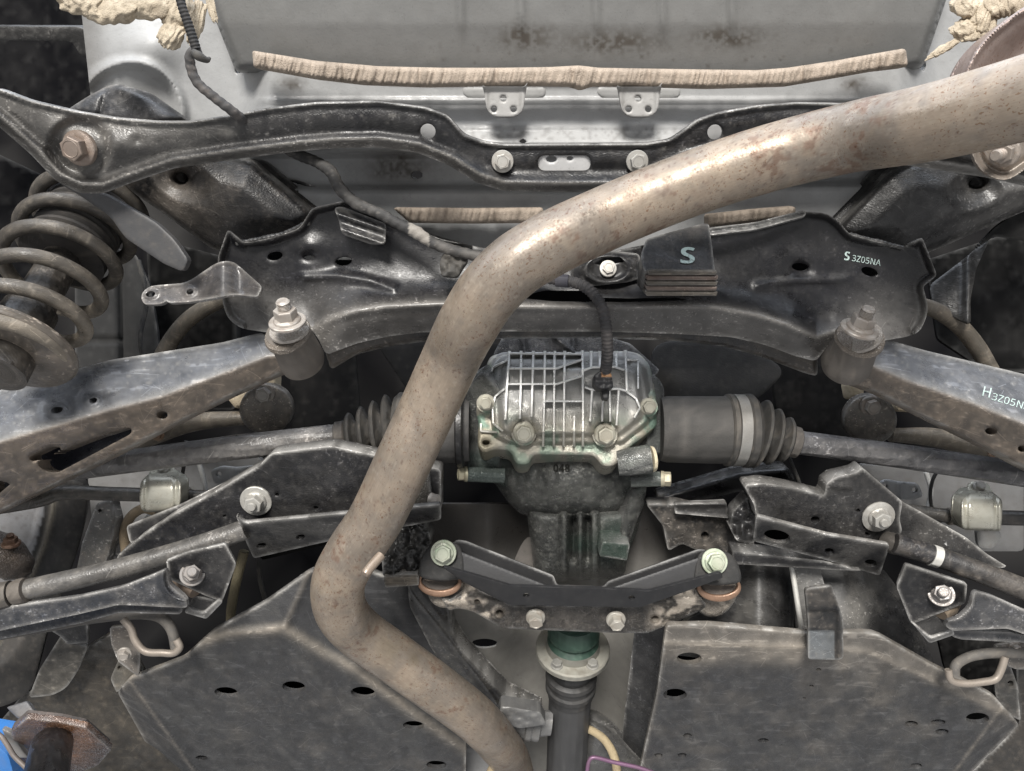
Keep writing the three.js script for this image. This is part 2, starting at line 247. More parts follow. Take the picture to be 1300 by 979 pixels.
// hexagon-headed bolt: a = half width of the hexagon in px; ax = direction it points, in view axes
function lathe(rows, seg = 28) { const g = new THREE.LatheGeometry(rows.map(([r, z]) => new THREE.Vector2(Math.max(r, 1e-5), z)), seg); g.rotateX(Math.PI / 2); return plain(toCreasedNormals(g, 40 * D2R)); }
function hexGeo(r, h) { const s = new THREE.Shape(); for (let i = 0; i < 6; i++) { const a = i * Math.PI / 3 + .26; i ? s.lineTo(Math.cos(a) * r, Math.sin(a) * r) : s.moveTo(Math.cos(a) * r, Math.sin(a) * r); } s.closePath(); return plain(new THREE.ExtrudeGeometry(s, { depth: h, bevelEnabled: true, bevelSize: r * .1, bevelThickness: r * .12, bevelSegments: 2, bevelOffset: -r * .1 })); }
function bolt(parent, x, y, d, a, o = {}) {
  const dirt = .72 + .4 * hash(Math.round(x), Math.round(y), 3), rusty = .45 * hash(Math.round(y), Math.round(x), 8);
  const k = d / F, r = a * k, gs = [], fl = (o.flange ?? 1.35) * r, h = (o.h ?? .75) * r, B = basis(o.ax || [0, -.2, 1]), q = P(x, y, d), m = o.m || M.zinc, col = scaled(m, (c) => { const k = (o.col || skin([.46, .44, .40], [.2, .17, .13], .4))(c), f = fbm(c.p, 240, 2, 21); return mixc([k[0] * dirt, k[1] * dirt, k[2] * dirt], [.17, .12, .085], rusty * sst(.42, .62, f)); });
  const place = (g) => { if (o.spin) g.rotateZ(o.spin); g.applyMatrix4(B); g.translate(q.x, q.y, q.z); return paint(g, col); };
  const z0 = o.washer ? .16 * r : 0;
  gs.push(lathe([[0, -.2 * r], [fl, -.2 * r], [fl, z0 + .12 * r], [fl * .96, z0 + .2 * r], [r * .95, z0 + .34 * r], [0, z0 + .34 * r]]));
  gs.push(hexGeo(r, h).translate(0, 0, z0 + .22 * r)); const top = z0 + .22 * r + h + .12 * r;
  if (!o.stud) gs.push(lathe([[r * .7, top - .02 * r], [r * .66, top + .05 * r], [r * .5, top - .1 * r], [0, top - .1 * r]]));
  const head = put(parent, o.name || 'bolt', place(mergeGeometries(gs)), m, o.label);
  if (o.washer) put(head, 'washer', place(lathe([[0, -.1 * r], [o.washer * r, -.1 * r], [o.washer * r, .1 * r], [o.washer * r * .96, .16 * r], [0, .16 * r]])), m);
  if (o.stud) { const sr = r * (o.sr ?? .55), rows = [[0, top + o.stud * r], [sr * .8, top + o.stud * r], [sr, top + (o.stud - .15) * r]], nt = Math.max(3, Math.round(o.stud * 6)); for (let i = 0; i < nt; i++) { const z = top + (o.stud - .2) * r * (1 - i / nt); rows.push([sr, z], [sr * .88, z - o.stud * r / nt / 2]); } rows.push([sr, top - .1 * r]); put(head, 'stud', place(lathe(rows.reverse())), m); }
  return head;
}
// letters laid on a surface
const font = await new FontLoader().loadAsync('fonts/droid/droid_sans_bold.typeface.json');
const fontR = await new FontLoader().loadAsync('fonts/droid/droid_sans_regular.typeface.json');
function letters(parent, name, str, x, y, size, dx, dy, surf, m = M.text, lift = .0008, squash = 1, fnt = font) {
  const g = new THREE.ShapeGeometry(fnt.generateShapes(str, size), 6), p = g.attributes.position, l = Math.hypot(dx, dy), ux = dx / l, uy = dy / l;
  for (let i = 0; i < p.count; i++) { const a = p.getX(i), b = p.getY(i) * squash, X = x + ux * a + uy * b, Y = y + uy * a - ux * b, q = P(X, Y, surf(X, Y) - lift); p.setXYZ(i, q.x, q.y, q.z); }
  g.computeVertexNormals(); if (m.vertexColors) paint(g, scaled(m, skin([.045, .045, .04], [.1, .09, .07], .3))); return put(parent, name, g, m);
}

// ================================================================ colours
// road dust; edge wear with its bright glint painted in
const DUST = [.17, .165, .158], TAN = [.215, .19, .165], WEAR_GLINT = [.36, .355, .345];
const cBlack = (k = .35, x, b = [.012, .012, .0135]) => skin(b, DUST, k, x);
const cGrey = (b = [.35, .36, .37], k = .22, x) => skin(b, [.075, .066, .056], k * .6, x);
const cZinc = skin([.46, .45, .42], [.2, .16, .12], .35), cDirtyZinc = skin([.46, .43, .395], [.26, .21, .17], .5);
const cRubber = skin([.045, .043, .04], [.17, .15, .125], .35);

// ================================================================ the setting: a near-black backdrop for the underbody
const shell = struct('underbody_shell');
sheet(shell, 'shell_panel', [[-420, -260], [1720, -260], [1720, 1240], [-420, 1240]], { p: [650, 490, 1.42], n: [0, -.25, .97], s: 40, t: .01, m: M.void, col: cBlack(.25, null, [.004, .004, .005]), r: 2 });  // backdrop behind everything; the shade of the gaps is in its colour

for (const [name, sz, at] of [['side_light_block', [.04, 1.1, 2.6], [-1.25, 2.2, -.75]], ['side_light_block', [.04, 1.1, 2.6], [1.25, 2.2, -.75]], ['front_light_block', [2.54, 1.0, .04], [0, 2.2, -2.05]]]) { const g = new THREE.BoxGeometry(...sz, 8, 8, 8).translate(...at); put(shell, name, paint(g, () => [.02, .02, .021]), M.void); }  // unseen black walls added to block light from the sides and front
// ---------------------------------------------------------------- painted floor of the body
const floor = thing('body_floor', 'pale grey painted rear floor of the car body with beads of sealant', 'body panel');
{
  const step1 = lineDist([[330, 128], [1150, 128]]), step2 = lineDist([[330, 159], [1150, 159]]), c1 = lineDist([[380, 238], [700, 238], [1100, 232]]);
  const f = sheet(floor, 'floor_panel', [[95, -60], [1330, -60], [1330, 190], [1180, 235], [1180, 330], [380, 330], [330, 210], [140, 190], [118, 150]], {
    p: [700, 160, .80], n: [0, -.28, .96], t: .01, s: 4, m: M.grey, r: 14,
    h: (x, y) => { const side = sst(300, 345, x) * sst(1190, 1140, x); const a = step1(x, y), b = step2(x, y), c = c1(x, y); return side * (.045 + .004 * gau(a, 2.5) + .00035 * clamp(a, 0, 30) + .003 * gau(b, 2.2) + .0005 * clamp(b, 0, 24) - .085 * sst(24, 40, b) + .02 * sst(-4, 5, c)) + .02 * gau(Math.hypot(x - 186, (y - 62) * 1.1), 44) * sst(330, 250, x) + .012 * sst(8, -8, Math.abs(Math.hypot(x - 165, y - 145) - 66) - 4) * sst(300, 240, x); },
    col: cGrey([.36, .364, .365], .2, (c, a, b, s) => {
      let m = 0; const { X, Y } = c;
      m += gau(Math.hypot((X - 505) / 1.9, Y - 212), 22) * (.5 + s) * .9;       // soot below the bar
      m += gau(Math.hypot((X - 370) / 1.7, Y - 108), 10) * (.3 + s) * 1.0 + gau(Math.hypot((X - 1085) / 1.7, Y - 106), 10) * (.2 + s);
      if (Y > 160 && Y < 185) m += s > .62 ? .35 : .05;
      m += sst(150, 110, X) * .5;
      return m;
    }),
    holes: [[529, 222, 8, 5], [302, 88, 4, 6], [1172, 83, 4, 7], [234 + 430, 179, 5, 3]],
  });
  // spare wheel well
  const edgeL = [[258, -60], [300, 92]];
  sheet(floor, 'wheel_well', [[240, -60], [1222, -60], [1172, 86, 9], [1150, 92], [1060, 98], [960, 108], [735, 112], [560, 110], [440, 104], [330, 92], [300, 93, 9]], {
    p: [700, 60, .735], n: [0, -.42, .9], t: .02, s: 4, r: 10, m: M.grey, roll: [13, .02],
    h: (x, y, e) => { let r = .02 * (1 - ((x - 720) / 500) ** 4) - .00012 * Math.max(0, y - 30); for (const k of [585, 662, 757, 842, 930]) r += .004 * gau(x - k - (y - 20) * .05, 5) * sst(66, 14, y); return r; },
    col: cGrey([.178, .178, .173], .2, (c, a, b, s) => {
      const { X, Y } = c; let m = 0;
      const soot = gau(Math.hypot((X - 665) / 2.1, Y - 47), 15) + .9 * gau(Math.hypot((X - 780) / 4, Y - 54), 14) + gau(Math.hypot((X - 925) / 3.4, Y - 47), 12);
      m -= 0; return m + soot * (s > .45 ? 1.15 : .35) * (.5 + b) + (s > .86 ? .5 * sst(30, 90, Y) * sst(480, 600, X) : 0);
    }),
  });
  // sealant beads
  const bead = (pts, w, h0, d) => sheet(floor, 'sealant_bead', pts, { p: [735, 95, d], n: [0, -.3, .95], t: .012, s: 1.7, r: 4, m: M.beige, roll: [w * .32, .006], h: (x, y) => .0034 * (vn(x * .42 + .12 * y, y * .03, 3) + .6 * vn(x * .13, y * .04, 8) - 1) * h0 - .003 * gau((x % 97) - 48, 2.5), col: skin([.42, .35, .285], [.17, .14, .11], .4, (c) => sst(.45, .95, vn(c.X * .42 + .12 * c.Y, c.Y * .03, 3)) * .36 + .3 * sst(.55, .75, fbm(c.p, 90, 3, 6))) });
  const up = [[320, 64], [400, 77], [480, 84], [560, 86], [640, 86], [700, 85], [735, 83], [760, 86], [880, 88], [960, 89], [1000, 86], [1060, 77], [1110, 68], [1150, 61, 6]], lo = [[1153, 85, 6], [1110, 90], [1060, 99], [1000, 109], [900, 112], [800, 109], [752, 109], [738, 114], [722, 109], [640, 108], [540, 110], [460, 107], [400, 100], [322, 86]];
  bead([...up, ...lo], 22, 1, .70);
  bead([[498, 264], [600, 265], [690, 264], [690, 283], [600, 284], [520, 283]], 18, 1, .745);
  bead([[897, 273], [960, 266], [1010, 262], [1010, 276], [898, 289]], 14, .8, .745);
  // hanger brackets
  for (const [x, lab] of [[640, 'left hanger bracket with three holes'], [811, 'right hanger bracket with three holes']]) {
    const b = sheet(floor, 'hanger_bracket', [[x - 29, 103, 2], [x - 26, 110, 3], [x + 26, 110, 3], [x + 30, 103, 2], [x + 27, 120], [x + 24, 141, 10], [x + 14, 149, 8], [x - 12, 149, 8], [x - 22, 141, 10], [x - 25, 120]], { p: [x, 128, .712], n: [0, -.2, .98], t: .004, s: 2, m: M.grey, label: lab, holes: [[x - 1, 125, 4.2, 4], [x - 13, 138.5, 4.2, 4], [x + 12, 138.5, 4.2, 4]], h: (X, Y) => .006 * sst(116, 108, Y) + .003 * sst(18, 24, Math.abs(X - x)), col: cGrey([.34, .335, .325], .55) });
    sheet(floor, 'bracket_tab', [[x - 53, 110], [x + 53, 110], [x + 53, 121, 6], [x + 44, 125], [x - 44, 125], [x - 53, 119, 6]], { p: [x, 118, f.surf(x, 118) - .0015], n: [0, -.28, .96], t: .002, s: 3, roll: [1.5, .001], m: M.grey, col: cGrey([.33, .33, .325], .3) });
  }
}

// ---------------------------------------------------------------- expanding foam left and right
function foam(label, spots, d) {
  const g = thing('foam_sealant', label, 'sealing foam', 'sealing foam squeezed out at the body corners');
  for (const [x, y, rx, ry, rot] of spots) {
    const q = new THREE.IcosahedronGeometry(1, 24), p = q.attributes.position, k = d / F, c = Math.cos(rot * D2R), s = Math.sin(rot * D2R), off = x * .37;
    for (let i = 0; i < p.count; i++) {
      const a = p.getX(i), b = p.getY(i), z = p.getZ(i), n = 1 + .34 * (vn(a * 1.7 + off, b * 1.7, z * 1.7) - .5) + .16 * (vn(a * 5 + off, b * 2.2, z * 4) - .5) + .05 * Math.sin(a * 16 + 6 * vn(a * 2, b * 2 + off, z));
      const u = a * rx * n, v = b * ry * n; const w = P(x + u * c + v * s, y - (v * c - u * s), d - z * Math.min(rx, ry) * .8 * k * n); p.setXYZ(i, w.x, w.y, w.z);
    }
    const m = mergeVertices((q.deleteAttribute('normal'), q.deleteAttribute('uv'), q)); m.computeVertexNormals(); const uv = new Float32Array(m.attributes.position.count * 2); for (let i = 0; i < uv.length / 2; i++) { uv[i * 2] = m.attributes.position.getX(i); uv[i * 2 + 1] = m.attributes.position.getZ(i); } m.setAttribute('uv', new THREE.BufferAttribute(uv, 2));
    put(g, 'foam_lump', paint(m, scaled(M.beige, skin([.46, .395, .30], [.15, .115, .08], .6, (c) => sst(.55, .8, fbm(c.p, 260, 2)) * .25))), M.beige);
  }
}
foam('cream lumps of hardened sealing foam at the upper left corner beside the black cable', [[112, 2, 36, 20, 5], [150, 8, 40, 22, -8], [196, 4, 36, 22, 4], [225, 14, 26, 22, 20], [218, 44, 17, 20, 30], [248, 28, 12, 30, 10], [90, -4, 20, 14, 0], [268, 6, 6, 26, -14]], .66);
foam('cream lumps of hardened sealing foam at the upper right corner above the rusty flange', [[1228, 8, 22, 16, 10], [1248, 22, 16, 24, 20], [1226, 36, 20, 12, -16], [1262, 6, 20, 18, 0], [1284, 4, 20, 20, 0], [1256, 32, 10, 20, -10], [1198, 62, 26, 5, -32], [1236, 44, 24, 9, -8]], .64);

// ---------------------------------------------------------------- dark left wheel housing behind
const housing = thing('wheel_housing', 'dark wheel housing panels behind the left coil spring', 'wheel housing');
sheet(housing, 'upper_panel', [[-120, -80], [90, -80], [112, 30], [118, 100], [100, 150], [-120, 150]], { p: [40, 40, .92], n: [.5, -.3, .8], t: .01, s: 6, wearGlint: .1, m: M.void, col: cBlack(.15, null, [.006, .006, .007]) });
sheet(housing, 'edge_bracket', [[-100, 33], [100, 34], [118, 40, 10], [122, 55, 10], [108, 75, 6], [100, 68], [92, 52, 10], [-100, 50]], { p: [60, 50, .80], n: [0, -.5, .86], t: .02, s: 4, wearGlint: .1, m: M.black, col: cBlack(.35, null, [.022, .021, .02]) });
sheet(housing, 'liner_panel', [[95, 300], [172, 322], [190, 360], [200, 420], [205, 520], [95, 520]], { p: [140, 400, 1.0], n: [.2, .1, .97], t: .01, s: 4, wearGlint: .1, m: M.void, h: (x, y) => -.012 * gau(x - 156 - (y - 400) * .03, 5) + .006 * sst(160, 176, x) - .006 * gau(y - 432, 3) * sst(158, 150, x), col: cBlack(.08, null, [.022, .022, .022]) });
sheet(housing, 'liner_panel', [[-120, 140], [60, 225], [60, 480], [-120, 480]], { p: [20, 300, 1.02], n: [.3, .1, .95], t: .01, s: 8, wearGlint: .1, m: M.void, col: cBlack(.08, null, [.003, .003, .0035]) });
sheet(housing, 'liner_panel', [[185, 300], [300, 330], [300, 520], [198, 520]], { p: [240, 400, 1.06], n: [-.3, .1, .95], t: .01, s: 6, wearGlint: .1, m: M.void, col: cBlack(.08, null, [.003, .003, .003]) });
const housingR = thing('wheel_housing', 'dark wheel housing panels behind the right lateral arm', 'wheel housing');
sheet(housingR, 'liner_panel', [[1176, 330], [1420, 250], [1420, 480], [1250, 470], [1190, 430]], { p: [1250, 380, 1.02], n: [-.3, .1, .95], t: .01, s: 6, wearGlint: .1, m: M.void, col: cBlack(.08, null, [.004, .004, .004]) });
sheet(housingR, 'edge_bracket', [[1180, 362], [1222, 330], [1258, 300], [1240, 340], [1232, 380], [1233, 412], [1205, 400], [1184, 384]], { p: [1215, 370, .93], n: [-.4, .2, .9], t: .006, s: 3, wearGlint: .1, m: M.black, h: (x, y) => .008 * gau(x - 1230 + (y - 330) * .02, 6), col: cBlack(.5, null, [.022, .021, .02]) });
sheet(housingR, 'liner_panel', [[1232, 322], [1262, 290], [1300, 262], [1340, 300], [1340, 312], [1300, 306], [1262, 300]], { p: [1275, 300, .86], n: [-.2, -.4, .9], t: .004, s: 3, wearGlint: .1, m: M.void, col: cBlack(.08, null, [.014, .014, .014]) });

// ---------------------------------------------------------------- wiring at the upper left
const loom = thing('wiring_loom', 'black ribbed cable conduit hanging from the foam at upper left', 'cable');
const ribs = (f, k) => (t, a, L) => 1 + k * Math.sin(L * f);
tube(loom, 'conduit', [[224, -40, 5.6, .63], [230, 4, 5.6, .63], [240, 34, 5.8, .635], [249, 62, 5.8, .64]], { m: M.rubber, col: skin([.018, .018, .019], [.12, .1, .08], .2), seg: 160, prof: ribs(2100, .06) });
tube(loom, 'taped_cable', [[254, 62, 5.5, .645], [242, 68, 6, .645], [242, 84, 6.2, .65], [250, 104, 6.2, .655], [270, 122, 6.2, .66], [296, 142, 6.2, .67], [318, 160, 6.2, .70]], { m: M.rubber, col: skin([.06, .058, .058], [.2, .17, .15], .6), seg: 120, prof: (t, a, L) => 1 + .05 * Math.sin(L * 900 + a) });
tube(loom, 'cable_clip', [[246, 66, 4, .635], [252, 71, 6, .632], [262, 76, 4, .636], [266, 74, 2, .64]], { m: M.rubber, col: cRubber, seg: 16 });

// ---------------------------------------------------------------- rear support crossbar
const bar = thing('rear_crossbar', 'wide black pressed steel crossbar spanning the rear below the grey floor', 'crossbar');
const barBot = [[-130, 60], [-60, 112], [0, 162], [40, 197], [70, 229], [100, 245], [130, 246], [170, 231], [220, 214], [300, 202], [380, 192], [430, 188], [480, 187], [530, 194], [570, 210], [605, 232], [640, 243], [723, 244], [806, 243], [842, 232], [877, 210], [917, 197], [980, 192], [1060, 198], [1130, 207], [1180, 214], [1250, 225], [1310, 238], [1420, 262]];
const barTop = [[1420, 110], [1300, 122], [1180, 130], [1065, 131], [1010, 130], [960, 134], [910, 143], [885, 152], [868, 165], [850, 177], [820, 182], [640, 183], [615, 180], [590, 171], [580, 160], [568, 146], [540, 136], [480, 128], [400, 130], [340, 137], [290, 147], [240, 154], [200, 154], [150, 150], [100, 142], [40, 128], [0, 113], [-130, 60]];
const barLine = lineDist(barBot), barUp = lineDist(barTop.slice().reverse());
const barH = (x, y) => {
  const b = -barLine(x, y), u = barUp(x, y); // px inside the lower and the upper edge
  return .010 * sst(0, 11, b) * sst(22, 11, b) - .002 * sst(22, 11, b) + .004 * gau(u - 2, 3) + .012 * sst(14, 60, b) * sst(0, 40, u) - .009 * sst(46, 30, Math.hypot(x - 101, (y - 187) * 1.05)) - .004 * gau(Math.hypot(x - 175, (y - 178) * 1.4), 9) - .006 * sst(560, 640, x) * sst(900, 800, x) * sst(18, 30, b);
};
const barM = sheet(bar, 'pressed_channel', [...barBot.slice(1), ...barTop.slice(0, -1)], {
  p: [640, 200, .70], n: [0, -.46, .89], t: .005, s: 3, r: 7, m: M.black, roll: [2.5, .0015], h: barH,
  holes: [[543, 167, 10, 10], [908, 168, 10, 10], Object.assign([[683, 197], [750, 197], [750, 217], [683, 217]], { r: 10 })],
  col: skin([.009, .009, .0105], [.19, .182, .17], .22, (c, a, b, s) => {
    const bb = -barLine(c.X, c.Y); let m = 0;
    m += .42 * sst(13, 10, bb) + .7 * gau(bb - 11, 1.6) * (.6 + .6 * b) + .12 * gau(barUp(c.X, c.Y) - 1, 3);  // lower band and bright line: reflected light painted in as pale tone
    m += .3 * sst(1120, 1180, c.X) + sst(420, 120, c.X) * (.18 + .4 * a) * sst(8, 24, bb);  // right end painted paler against the pipe shade; dust film at left
    m += .16 * sst(.5, .7, a) * sst(560, 640, c.X); if (s > .9) m += .25;
    m += gau(Math.hypot(c.X - 291, (c.Y - 167) * 2), 12) * .9 * b;
    return m;
  }),
});
const lowerDepth = (m, x, y, k) => m.surf(x, y) - k;
bolt(bar, 101, 188, barM.surf(101, 188) - .002, 15.5, { m: M.pipe, col: skin([.34, .285, .245], [.22, .12, .08], .45), ax: [-.12, -.35, .9], flange: 1.42, h: .8, label: 'rusty bolt head in a dished seat', spin: .3 });
bolt(bar, 638, 205, barM.surf(638, 205) - .003, 10, { ax: [0, -.3, .95], col: cZinc, flange: 1.4 });
bolt(bar, 809, 205, barM.surf(809, 205) - .003, 10, { ax: [0, -.3, .95], col: cZinc, flange: 1.4, spin: .5 });
sheet(bar, 'slot_plate', [[679, 196], [754, 196], [754, 220], [679, 220]], { p: [716, 207, .7085], n: [0, -.46, .89], t: .003, s: 2, r: 4, m: M.grey, holes: [[700, 202, 7, 4.5], [723.5, 201, 4, 3]], col: cGrey([.5, .5, .5], .2) });
for (const [x, y] of [[543, 167], [908, 168]]) sheet(bar, 'hole_backing', [[x - 15, y - 14], [x + 15, y - 14], [x + 15, y + 14], [x - 15, y + 14]], { p: [x, y, .7085], n: [0, -.46, .89], t: .003, s: 3, m: M.grey, col: cGrey([.42, .42, .42], .3) });

// ---------------------------------------------------------------- rear suspension subframe
const sub = thing('rear_subframe', 'black pressed steel rear suspension subframe behind the exhaust pipe', 'subframe');
{
  // braces running up to the body, left and right
  const br1 = lineDist([[160, 236], [392, 290]]);
  sheet(sub, 'brace_arm', [[118, 200], [250, 190], [322, 206], [396, 268], [392, 300], [330, 312], [290, 318], [272, 318], [200, 266], [165, 242]], { p: [290, 255, .80], n: [-.15, -.35, .92], t: .03, s: 3, r: 8, m: M.black, roll: [9, .02], holes: [[230, 226, 9, 7, 20]], h: (x, y, e) => .018 * sst(0, 40, e), col: skin([.011, .011, .012], TAN, .3, (c, a) => .34 * sst(300, 215, c.X) * sst(.35, .6, a) + .16 * gau(Math.hypot(c.X - 250, c.Y - 280), 50)) });
  sheet(sub, 'brace_arm', [[1062, 288], [1128, 218], [1160, 204], [1330, 214], [1420, 200], [1420, 240], [1310, 264], [1186, 318], [1150, 330], [1070, 312]], { p: [1160, 260, .80], n: [.15, -.35, .92], t: .03, s: 3, r: 8, m: M.black, roll: [9, .02], holes: [[1240, 232, 10, 7, -20]], h: (x, y, e) => .018 * sst(0, 40, e), col: skin([.011, .011, .012], DUST, .26, (c, a) => .3 * sst(1170, 1280, c.X) * sst(.35, .6, a) + .06) });
  sheet(sub, 'brace_end', [[84, 140], [112, 122], [134, 110], [150, 106], [192, 118], [240, 152], [180, 160], [120, 150]], { p: [150, 132, .76], n: [-.2, .1, .95], t: .03, s: 3, r: 6, m: M.black, roll: [10, .015], h: (x, y) => .012 * gau(Math.hypot((x - 180) * .7 - (y - 125) * .7, 0), 16) - .006 * gau((x - 131) + (y - 130) * .3, 4), col: skin([.035, .036, .04], [.3, .29, .28], .5) });
  // main pressing
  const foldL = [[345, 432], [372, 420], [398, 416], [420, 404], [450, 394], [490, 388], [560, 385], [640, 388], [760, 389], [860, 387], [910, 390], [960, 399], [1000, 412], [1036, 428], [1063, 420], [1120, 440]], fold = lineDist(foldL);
  const crease = lineDist([[385, 352], [430, 350], [470, 356], [500, 366]]), creaseR = lineDist([[962, 363], [1010, 356], [1076, 355]]);
  const hsub = (x, y, e) => {
    const f = fold(x, y); // below the fold: positive
    const mid = sst(395, 440, x) * sst(1060, 1000, x);
    let h = f < 0 ? .042 * Math.exp(f / 26) : .042 - .006 * sst(0, 12, f) - .022 * sst(6, 50, f);
    h *= .55 + .45 * mid;
    h += .005 * gau(crease(x, y), 6) + .0032 * gau(creaseR(x, y), 5);
    h += .008 * gau(Math.hypot(x - 392, (y - 318) * 1.2), 22) - .008 * gau(Math.hypot(x - 392, (y - 325) * 1.6), 14);
    h += .006 * gau(Math.hypot(x - 1016, (y - 338) * 1.4), 24) - .011 * gau(Math.hypot(x - 1016, (y - 340) * 1.4), 15);
    h -= .004 * gau(Math.hypot(x - 438, (y - 332) * 1.5), 20);
    h += .012 * gau(e, 6) * (y < 312 || x < 310 || x > 1160 ? 1 : 0);
    h += .002 * (fbm({ x: x * .01, y: y * .01, z: 0 }, 2.2, 3) - .5);
    return h;
  };
  const cSub = (c, a, b, s) => { const f = fold(c.X, c.Y); return .75 * gau(f, 3.2) * (.4 + b) + .38 * gau(f - 4, 12) + .34 * sst(4, 26, f) + .2 * gau(c.e, 3.5) + .85 * sst(345, 415, c.Y) * (sst(490, 330, c.X) + sst(1050, 1140, c.X)) * (.35 + a); };  // fold highlights painted as pale bands; dust towards the lower corners
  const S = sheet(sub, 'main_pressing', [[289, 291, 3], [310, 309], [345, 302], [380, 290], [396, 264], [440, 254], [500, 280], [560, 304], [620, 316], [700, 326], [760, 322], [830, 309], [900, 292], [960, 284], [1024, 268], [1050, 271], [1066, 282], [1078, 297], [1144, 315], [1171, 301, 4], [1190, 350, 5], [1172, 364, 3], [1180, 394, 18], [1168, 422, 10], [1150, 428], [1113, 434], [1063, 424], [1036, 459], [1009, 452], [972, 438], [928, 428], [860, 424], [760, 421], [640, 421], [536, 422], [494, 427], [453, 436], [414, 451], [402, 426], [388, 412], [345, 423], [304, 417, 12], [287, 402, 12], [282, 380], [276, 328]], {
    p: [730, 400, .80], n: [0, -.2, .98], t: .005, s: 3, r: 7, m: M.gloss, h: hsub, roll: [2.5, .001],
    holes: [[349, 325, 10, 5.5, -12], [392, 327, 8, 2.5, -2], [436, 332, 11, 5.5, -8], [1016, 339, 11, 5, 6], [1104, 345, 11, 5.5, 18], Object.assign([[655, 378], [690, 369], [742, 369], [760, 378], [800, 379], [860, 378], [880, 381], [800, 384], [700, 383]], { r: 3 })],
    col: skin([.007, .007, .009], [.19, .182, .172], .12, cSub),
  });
  const SP = S.surf;
  letters(sub, 'lettering', 'S', 1071, 330, 11, 1, .1, SP); letters(sub, 'lettering', '3Z05NA', 1081, 331, 7.6, 1, .18, SP, M.text, .0008, 1, fontR);
  sheet(sub, 'added_backing', [[320, 318], [500, 300], [620, 330], [830, 325], [960, 300], [1080, 312], [1140, 330], [1130, 380], [960, 400], [860, 405], [640, 405], [480, 400], [330, 380]], { p: [730, 360, .90], n: [0, -.1, 1], t: .004, s: 8, wearGlint: 0, m: M.void, col: () => [.003, .003, .003] });  // black sheet added behind the pressing so its holes read dark
  // lower lip of the rail, behind
  sheet(sub, 'lower_lip', [[412, 444], [500, 415], [640, 410], [860, 412], [960, 425], [1038, 450], [1038, 478], [1022, 474], [972, 455], [920, 440], [860, 433], [760, 429], [640, 430], [536, 434], [494, 440], [453, 450], [420, 470]], { p: [730, 430, .825], n: [0, -.3, .95], t: .03, s: 3, m: M.gloss, roll: [5, .01], col: skin([.014, .014, .015], [.2, .17, .14], .3, (c) => .3 * sst(550, 420, c.X) + .25 * sst(920, 1030, c.X)) });
  sheet(sub, 'rear_flange', [[352, 230], [372, 226], [434, 250], [500, 284], [600, 312], [600, 330], [500, 305], [430, 276], [380, 262]], { p: [470, 275, .835], n: [0, .1, 1], t: .004, s: 3, m: M.gloss, h: (x, y, e) => .012 * gau(e, 5), col: cBlack(.25) });
  sheet(sub, 'rear_flange', [[890, 300], [1020, 258], [1090, 232], [1110, 222], [1080, 262], [1064, 285], [960, 300]], { p: [1000, 270, .835], n: [0, .1, 1], t: .004, s: 3, m: M.gloss, h: (x, y, e) => .012 * gau(e, 5), col: cBlack(.25) });
  // raised edge flanges with bright edges
  sheet(sub, 'edge_flange', [[898, 290], [960, 282], [1022, 266], [1024, 274], [962, 291], [900, 299]], { p: [960, 283, .765], n: [0, .4, .9], t: .003, s: 2, m: M.gloss, h: (x, y, e) => .006 * gau(e, 3), col: skin([.06, .06, .062], [.4, .4, .38], .5) });
  sheet(sub, 'cable_bracket', [[424, 264], [434, 262], [490, 284], [489, 309], [472, 310], [434, 297], [430, 280]], { p: [458, 286, .762], n: [0, .1, 1], t: .004, s: 2, m: M.gloss, r: 4, h: (x, y) => { const l = y - 264 - (x - 430) * .34; return .008 * gau(l - 8, 4) + .008 * gau(l - 26, 4); }, col: skin([.025, .025, .027], [.35, .34, .32], .45) });
  // front right boss ring and silver bolt
  { const g = sheet(sub, 'boss_plate', [[724, 338], [772, 318], [812, 322], [815, 352], [800, 358], [730, 366]], { p: [772, 342, .772], n: [0, -.1, 1], t: .006, s: 2, m: M.gloss, h: (x, y) => .006 * gau(Math.hypot(x - 772, (y - 342) * 1.7) - 28, 6), holes: [Object.assign([[750, 334], [760, 327], [788, 326], [794, 333], [780, 334], [762, 336]], { r: 3 })], col: cBlack(.5) }); bolt(sub, 772, 341, g.surf(772, 341) - .002, 8, { m: M.zinc, col: cZinc, h: .35, flange: 1.35, ax: [0, .1, 1] }); }
  for (const w of [[[300, 309, 3.4], [330, 304, 3.8], [360, 297, 3.6], [388, 284, 3.2]], [[1078, 298, 3.2], [1108, 306, 3.6], [1146, 315, 3.4]], [[398, 264, 2.6], [394, 276, 3], [390, 286, 3]]]) tube(sub, 'weld_bead', w.map(([x, y, h]) => [x, y, h, SP(x, y) - .002]), { m: M.gloss, seg: 60, ar: 14, prof: (t, a, L) => 1 + .07 * Math.sin(L * 1300) + .25 * (vn(L * 160, 1, 1) - .5), col: skin([.03, .03, .03], [.3, .29, .28], .5) });
  // bolts that hold the arms, with their washers
  for (const [x, y, sx, lab] of [[365, 409, -1, 'left pivot nut'], [1091, 418, 1, 'right pivot nut']]) {
    bolt(sub, x, y, .722, 14.5, { m: M.zinc, col: cDirtyZinc, washer: 1.62, h: .85, stud: .85, sr: .6, flange: 1.2, ax: [-.06 * -sx + .04, .72, .55], label: lab });
    tube(sub, 'washer_ring', [[x + 2, y + 9, 25, .742], [x + 3, y + 12, 25, .744]], { m: M.cast, lin: 1, col: cDirtyZinc, ar: 32 });
  }
